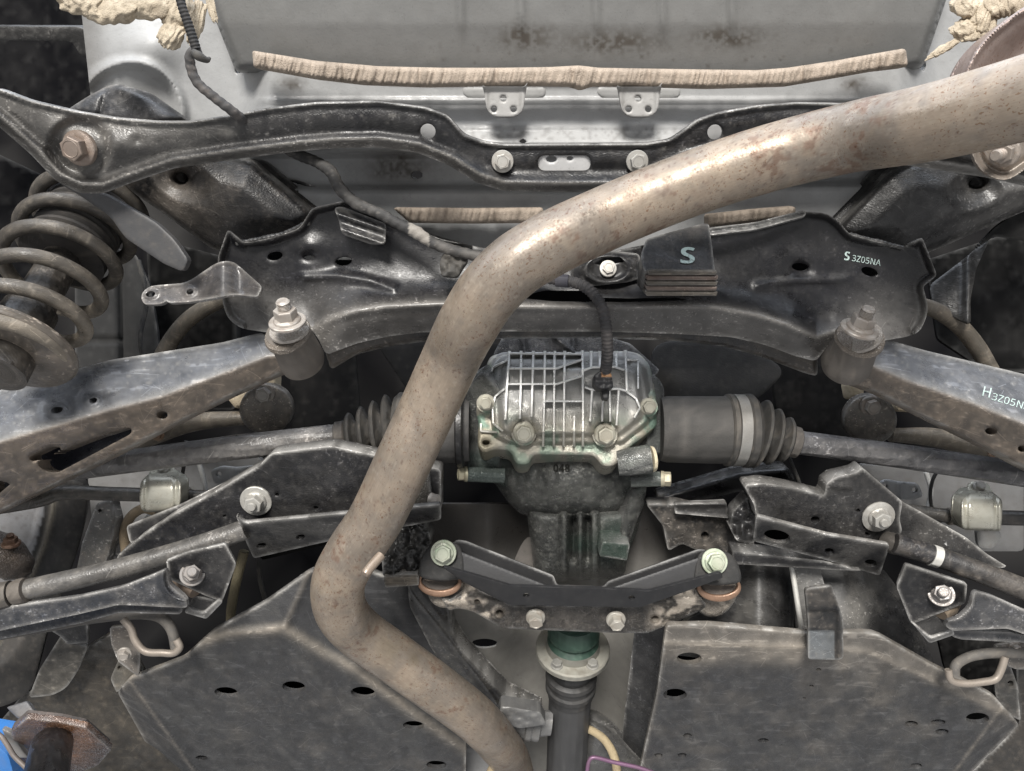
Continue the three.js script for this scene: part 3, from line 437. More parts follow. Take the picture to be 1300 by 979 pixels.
  // bracket tab on the left
  sheet(sub, 'bracket_tab', [[178, 374, 9], [189, 363], [237, 359], [277, 332], [296, 331], [333, 364, 4], [327, 377, 3], [296, 374], [245, 383], [214, 385], [211, 381, 2], [207, 386], [182, 387, 6]], { p: [240, 372, .755], n: [-.1, .35, .92], t: .004, s: 2.5, r: 10, m: M.gloss, holes: [[191, 373.5, 6.2, 3.8, -8], [241, 370.5, 4.6, 3.4, -14]], h: (x, y, e) => .02 * sst(250, 285, x) - .014 * gau(x - 306, 16) + .003 * gau(e, 3), col: skin([.035, .036, .042], [.2, .18, .16], .4, (c) => .3 * gau(c.e, 3) + .15) });
}

// ---------------------------------------------------------------- sensor cable over the subframe
const cable = thing('sensor_cable', 'grey taped wiring cable draped along the left of the subframe', 'cable');
tube(cable, 'taped_cable', [[330, 160, 7, .79], [366, 190, 7, .785], [402, 206, 7, .765], [420, 218, 7.5, .755], [432, 240, 7.5, .75], [452, 258, 7.5, .748], [480, 270, 7, .745], [505, 284, 7, .742], [530, 296, 8, .74], [548, 308, 7, .74], [572, 317, 7, .738], [610, 326, 7, .735]], { m: M.rubber, seg: 140, col: skin([.035, .034, .034], [.26, .24, .215], .5, (c) => (c.X > 519 && c.X < 545 ? 1.2 : 0) - (c.X > 494 && c.X < 519 ? .7 : 0)), prof: (t, a, L) => 1 + .05 * Math.sin(L * 700 + 2 * a) + .1 * (vn(L * 90, a, 2) - .5) });
sheet(cable, 'cable_clip', [[562, 322], [590, 318], [594, 330], [580, 352, 4], [560, 350, 4], [558, 336]], { p: [575, 334, .742], n: [0, 0, 1], t: .01, s: 2, r: 3, m: M.rubber, h: (x, y) => .006 * vn(x * .2, y * .2, 3), col: cRubber });
const diffCable = thing('sensor_cable', 'black ribbed cable running down into the differential cover', 'cable');
tube(diffCable, 'conduit', [[672, 350, 7, .76], [700, 354, 7, .757], [724, 357, 7, .753], [748, 368, 7.2, .748], [764, 390, 7.2, .745], [770, 420, 7.2, .75], [771, 450, 7.2, .765], [769, 470, 7, .785]], { m: M.rubber, seg: 300, col: skin([.035, .034, .036], [.18, .16, .15], .5), prof: (t, a, L) => 1 + .07 * Math.sin(L * 1500) });
tube(diffCable, 'tape_band', [[706, 356, 8, .755], [722, 357, 8.2, .752]], { m: M.rubber, lin: 1, col: skin([.03, .03, .04], [.15, .14, .14], .4) });
sheet(diffCable, 'connector', [[754, 476], [764, 470], [776, 474], [779, 492], [760, 494], [754, 488]], { p: [767, 483, .782], n: [0, .2, 1], t: .018, s: 1.5, r: 2, m: M.satin, h: (x, y) => .004 * gau(y - 484, 3) + .004 * (vn(x * .3, y * .3, 1) - .5), col: (c) => (c.Y < 478 && c.X > 764 ? [.28, .15, .07] : [.018, .018, .02]) });
sheet(diffCable, 'connector_tail', [[763, 492], [774, 492], [773, 507], [765, 507]], { p: [768, 498, .792], n: [0, .2, 1], t: .01, s: 1.5, r: 1, m: M.satin, col: () => [.012, .012, .013] });

// ---------------------------------------------------------------- rubber mass damper with the letter S
const damp = thing('mass_damper', 'black rubber block with a white letter S and layered brown lower edge', 'damper block');
{
  const top = sheet(damp, 'block_face', [[820, 304], [846, 296], [892, 284], [900, 284], [904, 312], [908, 345], [820, 346], [815, 338], [814, 322]], { p: [862, 320, .715], n: [0, .45, .9], t: .03, s: 2, r: 3, m: M.plastic, h: (x, y) => .002 * (fbm({ x: x * .02, y: y * .02, z: 1 }, 3, 3) - .5), col: skin([.016, .016, .018], [.15, .13, .11], .4) });
  letters(damp, 'lettering', 'S', 862, 334, 30, 1, .02, top.surf, M.text, .0012, .68);
  for (let i = 0; i < 5; i++) { const y0 = 343 + i * 6.6, y1 = y0 + 6.2, w = i === 4 ? 0 : i === 0 ? 3 : 1; sheet(damp, 'lamination', [[819 + w, y0], [914 - w - i * .6, y0 + .5], [912 - w - i * .6, y1], [820 + w * .6, y1]], { p: [866, y0, .700 + i * .004], n: [0, -.35, .94], t: .03, s: 2, r: 1.2, wearGlint: .15, m: M.plastic, roll: [2, .001], col: skin([.055 + .02 * (i % 2), .048, .04], [.24, .2, .155], .35, () => i * .03) }); }
  sheet(damp, 'side_cleat', [[809, 332], [817, 328], [820, 345], [820, 376], [812, 364], [808, 350]], { p: [815, 350, .73], n: [-.3, -.1, .95], t: .02, s: 2, r: 2, m: M.plastic, col: cBlack(.4) });
}

// ---------------------------------------------------------------- exhaust
const exhaust = thing('exhaust_pipe', 'long bent tan exhaust pipe with rust spots crossing the whole picture', 'exhaust pipe');
tube(exhaust, 'pipe', [[1480, 60, 60], [1390, 96, 56], [1300, 125, 53], [1180, 156, 48], [1075, 176, 43.5], [960, 206, 41.5], [860, 240, 40.5], [770, 277, 40.5], [705, 307, 41], [655, 337, 41], [620, 372, 40.5], [597, 407, 39.5], [575, 450, 37.5], [545, 515, 36.5], [510, 590, 36], [476, 660, 35], [446, 705, 34.5], [430, 738, 34], [432, 772, 33], [455, 802, 31.5], [500, 835, 30.8], [550, 871, 30], [602, 911, 28.6], [634, 945, 26.5], [652, 975, 24], [660, 1020, 22.5], [664, 1080, 21]], {
  R: .0275, m: M.pipe, seg: 900, ar: 110, uvr: .0275,
  prof: (t, a, L) => 1 + .012 * (vn(L * 40, Math.cos(a) * 2, Math.sin(a) * 2) - .5),
  col: (c) => {
    const a = fbm(c.p, 16, 4), b = fbm(c.p, 60, 3, 9), d = fbm(c.p, 170, 3, 4), q = fbm(c.p, 420, 2, 12);
    let k = mixc([.325, .265, .205], [.23, .195, .16], sst(.35, .65, a)); k = mixc(k, [.34, .28, .21], .4 * sst(.5, .7, b));
    const zone = clamp(gau(c.X - 740, 120) * .6 + gau(c.X - 1000, 140) * .75 + gau(c.X - 440, 70) * .45 * sst(560, 660, c.Y) + .28);
    k = mixc(k, [.215, .15, .115], .45 * zone * sst(.46, .66, b * .5 + d * .5));              // brown film
    k = mixc(k, [.175, .11, .08], .62 * sst(.685 - .12 * zone, .72 - .12 * zone, d * .5 + b * .35 + a * .15));   // rust patches with hard edges
    k = mixc(k, [.13, .085, .065], .7 * sst(.80, .86, q + .10 * zone));                        // pits
    k = mixc(k, [.44, .39, .32], .3 * sst(.68, .78, fbm(c.p, 300, 2, 40)));
    const stain = gau(Math.hypot(c.X - 495, c.Y - 822), 20) + gau(Math.hypot(c.X - 527, c.Y - 838), 9); k = mixc(k, [.16, .13, .09], clamp(stain * .7));
    return mixc(k, [.2, .175, .15], .45 * sst(.5, .8, fbm(c.p, 90, 3, 31)));
  },
});
tube(exhaust, 'drain_stub', [[484, 705, 6, .715], [474, 716, 6.2, .708], [463, 729, 6, .70]], { m: M.pipe, col: skin([.30, .235, .18], [.4, .33, .27], .5), seg: 10, prof: (t) => t > .95 ? .8 : 1 });
const flange = thing('muffler_shell', 'rusty pinkish muffler edge in the upper right corner behind the exhaust pipe', 'muffler');
sheet(flange, 'shell', [[1222, 100], [1228, 82], [1240, 60], [1262, 36], [1300, 8], [1420, -60], [1420, 160], [1222, 160]], { p: [1270, 80, .60], n: [-.1, -.1, 1], t: .03, s: 3, r: 20, m: M.pipe, roll: [4, .004], h: (x, y, e) => .006 * gau(e - 3, 4) - .02 * sst(6, 50, e), col: skin([.29, .23, .205], [.17, .105, .08], .4, (c) => -.5 * gau(c.e, 7)) });
const hang = thing('exhaust_bracket', 'tan steel exhaust bracket with a nut and stud below the right pipe end', 'bracket');
{ const b = sheet(hang, 'plate', [[1228, 150], [1330, 130], [1330, 196], [1300, 216], [1286, 226], [1272, 230], [1252, 222], [1238, 208], [1232, 186]], { p: [1270, 196, .60], n: [-.1, -.25, .95], t: .004, s: 2.5, r: 12, m: M.pipe, h: (x, y, e) => .007 * gau(e, 5) - .004 * gau(e - 9, 4), col: skin([.26, .23, .2], [.17, .11, .08], .4) });
  bolt(hang, 1276, 194, b.surf(1276, 194) - .003, 13, { m: M.pipe, col: skin([.38, .34, .3], [.25, .15, .1], .5), stud: 1.7, sr: .55, h: .6, ax: [-.75, -.3, .6] }); }

// ---------------------------------------------------------------- rear differential
const diff = thing('rear_differential', 'rear differential with ribbed aluminium cover stained green, at the centre', 'differential');
{
  const GRN = [.16, .235, .185];
  const green = (c, a, b) => sst(.48, .62, fbm(c.p, 48, 3, 17)) * .95;
  const cAlu = (c) => { const k = skin([.47, .46, .43], [.2, .185, .15], .5)(c); const low = sst(505, 560, c.Y) + sst(640, 612, c.X) + sst(800, 830, c.X); return mixc(mixc(k, [.30, .27, .20], clamp(low * .55)), GRN, clamp(green(c) * low * .75)); };
  const cCast = (c) => { const k = skin([.055, .057, .055], [.34, .34, .31], .6)(c); const z = sst(690, 600, c.X) * sst(560, 600, c.Y) + .3 * sst(780, 810, c.X); return mixc(k, [.075, .12, .1], clamp(z * .8 * sst(.4, .62, fbm(c.p, 40, 3, 3)))); };
  // housing
  const hs = (x, y) => .05 * (1 - sst(0, 1, Math.hypot((x - 722) / 128, (y - 612) / 66))) + .006 * (vn(x * .06, y * .06, 4) - .5) + .003 * (vn(x * .2, y * .12, 4) - .5);
  const H = sheet(diff, 'housing', [[592, 500], [640, 470], [800, 470], [838, 500], [840, 560], [838, 588], [822, 606], [812, 632], [788, 654, 12], [730, 658], [664, 655, 12], [648, 642], [634, 622], [620, 604], [604, 590]], { p: [720, 620, .945], n: [0, -.3, .95], t: .08, s: 2.5, r: 10, m: M.cast, roll: [14, .03], h: hs, col: cCast });
  { const g = letters(diff, 'cast_mark', '048', 702, 599, 9.5, 1, 0, H.surf, M.cast, .0015); g.material = M.cast; }
  sheet(diff, 'side_plate', [[592, 494], [612, 470], [640, 500], [634, 590], [630, 612], [594, 612], [590, 560]], { p: [612, 560, .90], n: [-.2, -.3, .93], t: .05, s: 3, r: 5, m: M.cast, roll: [4, .004], col: (c) => mixc(cCast(c), [.10, .13, .12], .4 * sst(560, 600, c.Y)) });
  tube(diff, 'bolt_boss', [[594, 602, 9.5, .90], [640, 604, 10, .905]], { m: M.cast, lin: 1, col: (c) => mixc(cCast(c), [.14, .18, .165], .6) });
  bolt(diff, 591, 602, .90, 8.5, { ax: [-1, 0, .22], h: .8, flange: 1.15, m: M.zinc, col: skin([.55, .52, .38], [.25, .2, .13], .3) });
  tube(diff, 'plug_boss', [[784, 588, 16, .87], [800, 586, 18, .868], [822, 583, 18.5, .866], [827, 583, 17.5, .866]], { m: M.cast, lin: 1, col: (c) => cCast(c).map((v) => v * 1.5 + .02) });
  tube(diff, 'plug_cap', [[826, 583, 17, .8655], [830, 582.6, 16, .866]], { m: M.beige, lin: 1, col: skin([.60, .53, .38], [.3, .25, .17], .3) });
  tube(diff, 'bolt_boss', [[800, 610, 9, .895], [838, 608, 9.5, .893]], { m: M.cast, lin: 1, col: (c) => cCast(c).map((v) => v * 1.4 + .015) });
  bolt(diff, 841, 608, .893, 9.2, { ax: [1, 0, .2], h: .8, flange: 1.1, m: M.zinc, col: skin([.55, .51, .38], [.25, .2, .13], .3) });
  sheet(diff, 'bearing_carrier', [[826, 474], [836, 480], [843, 492], [844, 570], [838, 578], [820, 580], [818, 500]], { p: [834, 530, .90], n: [.3, 0, .95], t: .06, s: 2.5, r: 5, m: M.cast, roll: [5, .006], col: (c) => mixc(cCast(c), [.16, .165, .16], .6) });
  // nose with ribs
  sheet(diff, 'pinion_nose', [[668, 645], [816, 645], [813, 670], [800, 700], [792, 734], [690, 740], [678, 728], [674, 690]], { p: [736, 690, .96], n: [0, -.55, .83], t: .08, s: 2.5, r: 8, m: M.cast, roll: [22, .05], h: (x, y) => { let h = 0; for (const k of [716, 736.5, 755]) h += .014 * sst(6, 3, Math.abs(x - k)); return h - .03 * sst(6, 2, Math.abs(x - 728)) * sst(716, 708, y) * sst(652, 660, y) - .03 * sst(6, 2, Math.abs(x - 746)) * sst(716, 708, y) * sst(652, 660, y); }, col: (c) => mixc(cCast(c), [.06, .115, .09], .7 * gau(Math.hypot(c.X - 783, c.Y - 690), 24) + .5 * gau(c.X - 737, 14) * sst(670, 690, c.Y) * sst(705, 695, c.Y)) });
  sheet(diff, 'nose_side', [[800, 620], [822, 612], [818, 640], [806, 668], [796, 700], [786, 700], [790, 660]], { p: [803, 660, .93], n: [.2, -.3, .92], t: .03, s: 3, m: M.cast, r: 8, roll: [8, .01], col: cCast });
  sheet(diff, 'nose_bracket', [[765, 688], [800, 690], [796, 712], [760, 706]], { p: [780, 698, .92], n: [0, -.3, .95], t: .03, s: 2, r: 3, m: M.cast, col: (c) => mixc(cCast(c).map((v) => v * .6), [.05, .09, .07], .5) });
  // cover: rim, dome, ribs, bolts
  const rim = [[622, 452], [640, 448], [800, 446], [814, 450], [826, 466], [833, 505], [834, 541, 6], [790, 575, 6], [784, 590, 8], [766, 594, 10], [754, 578], [676, 577], [672, 590, 8], [655, 590, 8], [648, 572], [628, 570], [613, 576, 6], [606, 566], [608, 536], [604, 522, 5], [610, 500], [617, 466]];
  const R_ = sheet(diff, 'cover_rim', rim, { p: [720, 520, .885], n: [0, .34, .94], t: .042, s: 2.5, r: 7, m: M.alu, roll: [4, .003], col: cAlu, holes: [[617, 562, 5, 3]], h: (x, y) => .006 * gau(Math.hypot(x - 617, y - 511) - 13, 4) + .006 * gau(Math.hypot(x - 823, y - 516) - 13, 4) });
  const domeSd = sdPoly(fillet([[636, 449], [803, 449], [822, 462], [829, 500], [829, 538], [792, 568], [650, 569], [622, 558], [618, 500], [624, 462]], 8));
  const dome = (x, y) => .012 * sst(2, 9, domeSd(x, y)) + .012 * sst(12, 20, domeSd(x, y)) + .004 * sst(10, 70, domeSd(x, y)) - .006 * (fbm({ x: x * .01, y: y * .01, z: 2 }, 4, 2) - .5) - .016 * sst(1, 0, Math.hypot(x - 665, y - 550) / 26) - .016 * sst(1, 0, Math.hypot(x - 768, y - 551) / 26);
  const Dm = sheet(diff, 'cover_dome', [[634, 447], [804, 447], [824, 460], [831, 500], [831, 539], [793, 570], [650, 571], [620, 559], [616, 500], [622, 460]], { p: [720, 520, .885], n: [0, .34, .94], t: .01, s: 2, r: 8, m: M.alu, h: dome, col: (c) => mixc(cAlu(c), [.22, .225, .235], .6 * sst(545, 500, c.Y)) });
  const top = Dm.surf, ribs2 = [];
  const rib = (pts, w = 2.7, hgt = .0125) => { // an upright fin standing off the cover
    for (let i = 1; i < pts.length; i++) { const [ax, ay] = pts[i - 1], [bx, by] = pts[i], n = Math.max(2, Math.round(Math.hypot(bx - ax, by - ay) / 5)), pos = [], I = [], l = Math.hypot(bx - ax, by - ay), ox = -(by - ay) / l * w / 2, oy = (bx - ax) / l * w / 2;
      for (let j = 0; j <= n; j++) { const t = j / n, x = lerp(ax, bx, t), y = lerp(ay, by, t), t0 = top(x, y) - hgt; for (const q of [P(x - ox * 1.5, y - oy * 1.5, top(x, y) + .002), P(x - ox * .8, y - oy * .8, t0), P(x + ox * .8, y + oy * .8, t0), P(x + ox * 1.5, y + oy * 1.5, top(x, y) + .002)]) pos.push(q.x, q.y, q.z); if (j) for (let k = 0; k < 3; k++) { const a = (j - 1) * 4 + k, b = a + 4; I.push(a, b, a + 1, a + 1, b, b + 1); } }
      I.push(0, 1, 2, 0, 2, 3); const e = n * 4; I.push(e, e + 2, e + 1, e, e + 3, e + 2);
      let g = new THREE.BufferGeometry(); g.setAttribute('position', new THREE.BufferAttribute(new Float32Array(pos), 3)); g.setIndex(I); g = toCreasedNormals(g, .5); const uv = new Float32Array(g.attributes.position.count * 2), pp = g.attributes.position; for (let k = 0; k < uv.length / 2; k++) { uv[k * 2] = pp.getX(k); uv[k * 2 + 1] = pp.getY(k) + pp.getZ(k); } g.setAttribute('uv', new THREE.BufferAttribute(uv, 2));
      put(diff, 'cooling_rib', paint(g, scaled(M.alu, (c) => mixc([.82, .82, .80], [.54, .51, .42], .7 * sst(500, 560, c.Y)))), M.alu); }
  };
  const q = (a) => a.map(([x, y]) => [560 + x / 4.08, 420 + y / 4.08]);
  for (const r of [[[354, 104], [340, 300], [332, 460]], [[415, 104], [412, 300], [408, 455]], [[478, 104], [472, 300], [468, 445]], [[538, 104], [534, 365], [528, 600]], [[588, 104], [585, 365], [584, 600]], [[640, 104], [637, 365], [634, 600]], [[690, 440], [688, 600]], [[732, 100], [735, 365], [734, 600]]]) rib(q(r));
  for (const r of [[[778, 104], [778, 196]], [[822, 104], [822, 190]], [[866, 104], [866, 190]], [[908, 104], [908, 190]], [[955, 100], [962, 310]], [[782, 306], [772, 470]], [[838, 306], [834, 470]], [[872, 306], [876, 470]], [[920, 308], [908, 490]]]) rib(q(r));
  for (const r of [[[352, 118], [732, 122]], [[346, 196], [598, 196], [732, 150]], [[344, 276], [600, 276], [732, 234]], [[534, 365], [734, 365]], [[734, 208], [780, 190], [900, 188], [950, 204]], [[744, 292], [780, 306], [862, 304]], [[872, 304], [920, 300], [960, 312]]]) rib(q(r), 2.4, .013);
  for (const r of [[[346, 150], [270, 190], [246, 240], [250, 300]], [[330, 300], [280, 340], [266, 400], [270, 480], [320, 520]], [[960, 315], [1010, 350], [1030, 400], [1000, 450]], [[960, 150], [1020, 155], [1020, 300]], [[206, 480], [206, 520], [290, 526]]]) rib(q(r), 2.4, .006);
  for (const [x, y, a] of [[665, 549, 10.5], [768, 551, 10.5], [617, 511, 8], [823, 516, 8]]) { tube(diff, 'bolt_boss', [[x, y + 2, a * 1.6, R_.surf(x, y) + .01], [x, y + 1, a * 1.5, (R_.surf(x, y) - .012) - .004]], { m: M.alu, lin: 1, col: cAlu }); bolt(diff, x, y, (R_.surf(x, y) - .012) - .006, a, { ax: [0, -.1, 1], flange: 1.3, m: M.zinc, h: 1.0, spin: x * .1, col: skin([.58, .56, .47], [.24, .22, .16], .4, (c) => .2 * b2(c)) }); }
  function b2(c) { return fbm(c.p, 200, 2); }
  sheet(diff, 'mount_web', [[626, 450], [640, 424], [760, 424], [800, 436], [838, 470], [826, 482], [640, 482]], { p: [730, 440, .925], n: [0, .4, .9], t: .02, s: 2.5, r: 4, m: M.cast, h: (x, y) => .012 * gau(x - 664 - (y - 424) * .1, 4) + .008 * gau(x - 728, 3) + .008 * gau((x - 700) - (y - 424) * 1.2, 4), col: skin([.05, .05, .052], [.24, .23, .23], .5) });
}

// ---------------------------------------------------------------- axles
function axle(label, rows, side) {
  const g = thing('drive_axle', label, 'drive axle'); const cR = skin([.05, .048, .045], [.2, .175, .145], .55);
  for (const [name, pts, m, c, o] of rows) tube(g, name, pts, { m: M[m], lin: 1, ar: 40, sub: o?.sub || 4, col: c || cR, ...o });
  return g;
}
const boot = (ax, ay, bx, by, w0, w1, n, d) => { const r = []; for (let i = 0; i < n; i++) { for (const [f, k] of [[0, .5], [.12, .56], [.34, .95], [.5, 1.02], [.66, .95], [.88, .56]]) { const t = (i + f) / n, w = lerp(w0, w1, t) * k; r.push([lerp(ax, bx, t), lerp(ay, by, t), w, d]); } } r.push([bx, by, w1 * .8, d]); return r; };
axle('right drive axle with grey joint cup, ribbed rubber boot and long shaft', [
  ['joint_cup', [[838, 545, 40, .905], [846, 545, 42, .905], [880, 545.5, 42.5, .903], [922, 546, 43, .90]], 'rubber', skin([.05, .048, .045], [.17, .155, .14], .3, (c) => .25 * gau(c.X - 870, 4))],
  ['boot_collar', [[920, 546, 43, .90], [922, 546, 46, .90], [927, 546, 46, .90], [929, 546, 44, .90], [942, 546.5, 44, .90], [945, 547, 47, .90], [952, 547, 47, .90], [957, 547, 42, .90], [958, 547, 30, .90]], 'rubber'],
  ['clamp_band', [[929, 546, 45.6, .898], [942, 546.5, 45.6, .898]], 'zinc', skin([.27, .265, .25], [.2, .18, .16], .5)],
  ['boot', boot(957, 549, 1006, 560, 47, 25, 3, .895), 'rubber', null, { sub: 2 }],
  ['boot_clamp', [[1000, 559, 17, .89], [1002, 559, 20, .89], [1012, 562, 20, .89], [1014, 562, 17, .89]], 'rubber', skin([.1, .09, .08], [.25, .22, .19], .5)],
  ['shaft', [[1008, 561, 15, .89], [1150, 580, 15.5, .885], [1310, 604, 16, .88], [1420, 621, 16.5, .876]], 'black', skin([.05, .052, .06], [.26, .25, .245], .6, () => .2), { sub: 40 }],
]);
axle('left drive axle with ribbed rubber boot partly behind the exhaust pipe', [
  ['joint_cup', [[596, 545, 40, .905], [586, 545, 43, .905], [520, 545, 43, .903]], 'rubber', skin([.06, .058, .056], [.18, .16, .14], .35)],
  ['retainer_ring', [[590, 545, 46, .90], [588, 545, 49, .90], [582, 545, 49, .90], [580, 545, 46, .90]], 'black', skin([.012, .012, .013], [.1, .09, .08], .3)],
  ['boot_collar', [[524, 545, 43, .90], [520, 545, 47, .90], [508, 545, 47, .90], [502, 545, 42, .90]], 'rubber'],
  ['boot', boot(503, 544, 437, 553, 47, 25, 4, .895).reverse().map((v, i, a) => a[a.length - 1 - i]), 'rubber', null, { sub: 2 }],
  ['boot_clamp', [[440, 553, 17, .89], [438, 553, 19, .89], [428, 554.5, 19, .89], [426, 555, 16, .89]], 'rubber', skin([.1, .09, .08], [.25, .22, .19], .5)],
  ['shaft', [[434, 553.5, 16, .89], [300, 568, 16, .885], [170, 585, 15, .89], [60, 600, 14, .9], [-90, 622, 14, .91]], 'black', skin([.085, .085, .088], [.26, .245, .23], .6, () => .25), { sub: 40 }],
]);

// ---------------------------------------------------------------- lateral arms
function lateral(label, o) {
  const g = thing('lateral_arm', label, 'suspension arm'), fold = lineDist(o.fold);
  const L = sheet(g, 'pressed_arm', o.out, { p: o.p, n: [0, .05, 1], t: .02, s: 3, r: 7, m: M.arm, wearGlint: .55, roll: [3, .002], holes: o.holes,
    h: (x, y, e) => { const f = fold(x, y); return (f < 0 ? f * .00075 : -f * .0007) + .0015 * gau(f, 5) - (f < 0 ? .003 * gau(e - 9, 5) - .005 * gau(e, 4) : 0); },
    col: (c) => { const f = fold(c.X, c.Y); const up = skin([.115, .123, .14], [.34, .335, .325], .36, (c, a, b, s) => (s > .85 ? .1 : 0) + .4 * gau(c.e, 4) + .5 * gau(f, 7))(c), lo = skin([.045, .04, .036], [.235, .19, .15], .6, (c, a) => .15 + .5 * gau(f, 9) + .35 * gau(c.e, 4))(c); return mixc(up, lo, sst(-4, 5, f)); } });  // rear face paler and bluer: light from the rear painted in
  sheet(g, 'arm_backing', o.inner, { p: [o.p[0], o.p[1], .872], n: [0, .05, 1], t: .004, s: 4, wearGlint: 0, m: M.black, col: skin([.012, .013, .02], [.06, .06, .07], .4) });  // dark sheet added inside the arm to darken its slots
  // bushing
  const B = o.bush; tube(g, 'bushing_sleeve', B.map((b) => [...b]), { m: M.rubber, lin: 1, ar: 40, sub: 3, col: skin([.12, .108, .096], [.24, .205, .17], .5) });
  tube(g, 'bushing_rim', [[B[0][0], B[0][1] + 2, B[0][2] + 3, .746], [B[0][0], B[0][1] + 4, B[0][2] + 3.4, .748], [B[1][0], B[1][1], B[1][2] + 1.4, .75]], { m: M.cast, lin: 1, ar: 40, col: skin([.2, .175, .15], [.3, .25, .2], .6) });
  return [g, L];
}
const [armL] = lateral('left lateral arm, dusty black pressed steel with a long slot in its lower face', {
  fold: [[-120, 612], [0, 561], [135, 521], [203, 504], [294, 470], [340, 452], [392, 446]], p: [200, 500, .78],
  out: [[-120, 540], [0, 495], [140, 457], [281, 435], [336, 421, 12], [352, 440, 4], [362, 446, 3], [375, 441, 3], [383, 448, 4], [372, 466, 6], [288, 504], [230, 533], [169, 565], [120, 590], [68, 615], [0, 648], [-120, 706]],
  holes: [[206, 527, 7, 5], [72, 520.5, 8, 4, -8], [118, 508.5, 5.5, 3.6, -12], Object.assign([[166, 542], [168, 550], [72, 601], [56, 598], [46, 588], [74, 574], [120, 556]], { r: 7 }), Object.assign([[36, 580], [64, 567], [80, 568], [60, 582], [40, 586]], { r: 3 }), Object.assign([[-10, 608], [14, 614], [-10, 634]], { r: 3 })],
  inner: [[-120, 580], [60, 540], [300, 460], [340, 470], [180, 548], [60, 606], [-120, 680]],
  bush: [[363, 420, 26, .75], [366, 426, 29, .755], [370, 430, 27, .76], [383, 456, 29, .785], [385, 462, 27, .79]],
});
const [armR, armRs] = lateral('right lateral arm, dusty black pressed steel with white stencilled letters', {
  fold: [[1060, 452], [1104, 463], [1151, 483], [1232, 511], [1300, 538], [1420, 590]], p: [1200, 510, .78],
  out: [[1110, 438], [1130, 432], [1175, 445], [1230, 458], [1300, 475], [1420, 508], [1420, 650], [1300, 592], [1240, 560], [1181, 531], [1114, 497], [1070, 482], [1064, 470, 4], [1072, 462, 3], [1086, 466, 3], [1098, 460, 3], [1108, 456, 3]],
  holes: [[1258, 547.5, 7.5, 4.5, 6], [1298, 570, 6, 4, 6]],
  inner: [[1110, 470], [1240, 500], [1420, 560], [1420, 630], [1250, 555], [1120, 490]],
  bush: [[1093, 425, 26, .75], [1091, 431, 29, .755], [1088, 435, 27, .76], [1074, 462, 31, .785], [1072, 468, 28, .79]],
});
letters(armR, 'lettering', 'H', 1245, 502, 14, 1, .25, armRs.surf, M.text, .0009, .9, fontR); letters(armR, 'lettering', '3Z05NA', 1258, 507, 10.5, 1, .3, armRs.surf, M.text, .0009, .85, fontR);

// ---------------------------------------------------------------- coil spring and damper at the left
const spring = thing('coil_spring', 'dusty coil spring with five visible turns at the left edge', 'coil spring');
{
  const D0 = .80, k = D0 / F, cB = P(97, 298, .82), cE = P(32, 406, .745), axv = cE.clone().sub(cB).divideScalar(3), pitch = axv.length(), ax = axv.clone().normalize(), c0 = cB.clone(), e1 = new THREE.Vector3().crossVectors(ax, FW).normalize(), e2 = new THREE.Vector3().crossVectors(ax, e1);
  const R = 62 * k, pts = [];
  for (let i = 0; i <= 130; i++) { const t = i / 24 - 1.2, a = t * 6.28318 + 1.0; pts.push(c0.clone().addScaledVector(ax, t * pitch).addScaledVector(e1, Math.cos(a) * R).addScaledVector(e2, Math.sin(a) * R)); }
  const path = pts.map((p) => { const q = toPx(p); return [q[0], q[1], 10.5, q[2]]; });
  const mk = (a, b, name, col, w) => tube(spring, name, path.slice(a, b).map((r) => [r[0], r[1], w * (D0 / r[3]) , r[3]]), { m: M.plastic, seg: (b - a) * 3, ar: 24, uvr: .01, col });
  mk(0, 130, 'coil', skin([.055, .05, .045], [.27, .235, .19], .5, (c, a) => .6 * sst(370, 430, c.Y) + .4 * sst(290, 360, c.Y) * a), 8.7);
  const damper = thing('shock_absorber', 'dark shock absorber tube and dust boot inside the left coil spring', 'shock absorber');
  const A = (t, w) => { const p = toPx(c0.clone().addScaledVector(ax, t * pitch)); return [p[0], p[1], w * D0 / p[2], p[2]]; };
  const bl = []; for (let i = 0; i < 9; i++) { bl.push(A(-1 + i * .22, 44), A(-.93 + i * .22, 50), A(-.85 + i * .22, 50)); }
  tube(damper, 'dust_boot', bl, { m: M.rubber, lin: 1, ar: 40, sub: 2, col: skin([.035, .033, .032], [.14, .12, .1], .4) });
  tube(damper, 'tube_body', [A(.9, 22), A(2.6, 24), A(2.7, 30), A(4.6, 34)], { m: M.black, lin: 1, ar: 40, sub: 20, col: skin([.03, .028, .026], [.17, .145, .12], .5) });
  tube(damper, 'spring_seat', [A(3.7, 34), A(3.72, 68), A(3.77, 73), A(3.85, 74), A(3.95, 71), A(4.0, 60), A(4.1, 34)], { m: M.black, lin: 1, ar: 64, sub: 4, col: skin([.07, .063, .056], [.25, .21, .17], .6, () => .15) });
}
// dark strap plate beside the spring
const strap = thing('splash_plate', 'dark rubber splash plate running from the crossbar past the coil spring', 'plate');
sheet(strap, 'plate', [[70, 230], [135, 246], [199, 283], [222, 305], [239, 330, 4], [232, 345, 5], [208, 335], [159, 302], [140, 275], [104, 250]], { p: [170, 290, .735], n: [-.2, -.1, .97], t: .006, s: 3, r: 8, m: M.satin, col: skin([.05, .05, .052], [.13, .115, .1], .35) });

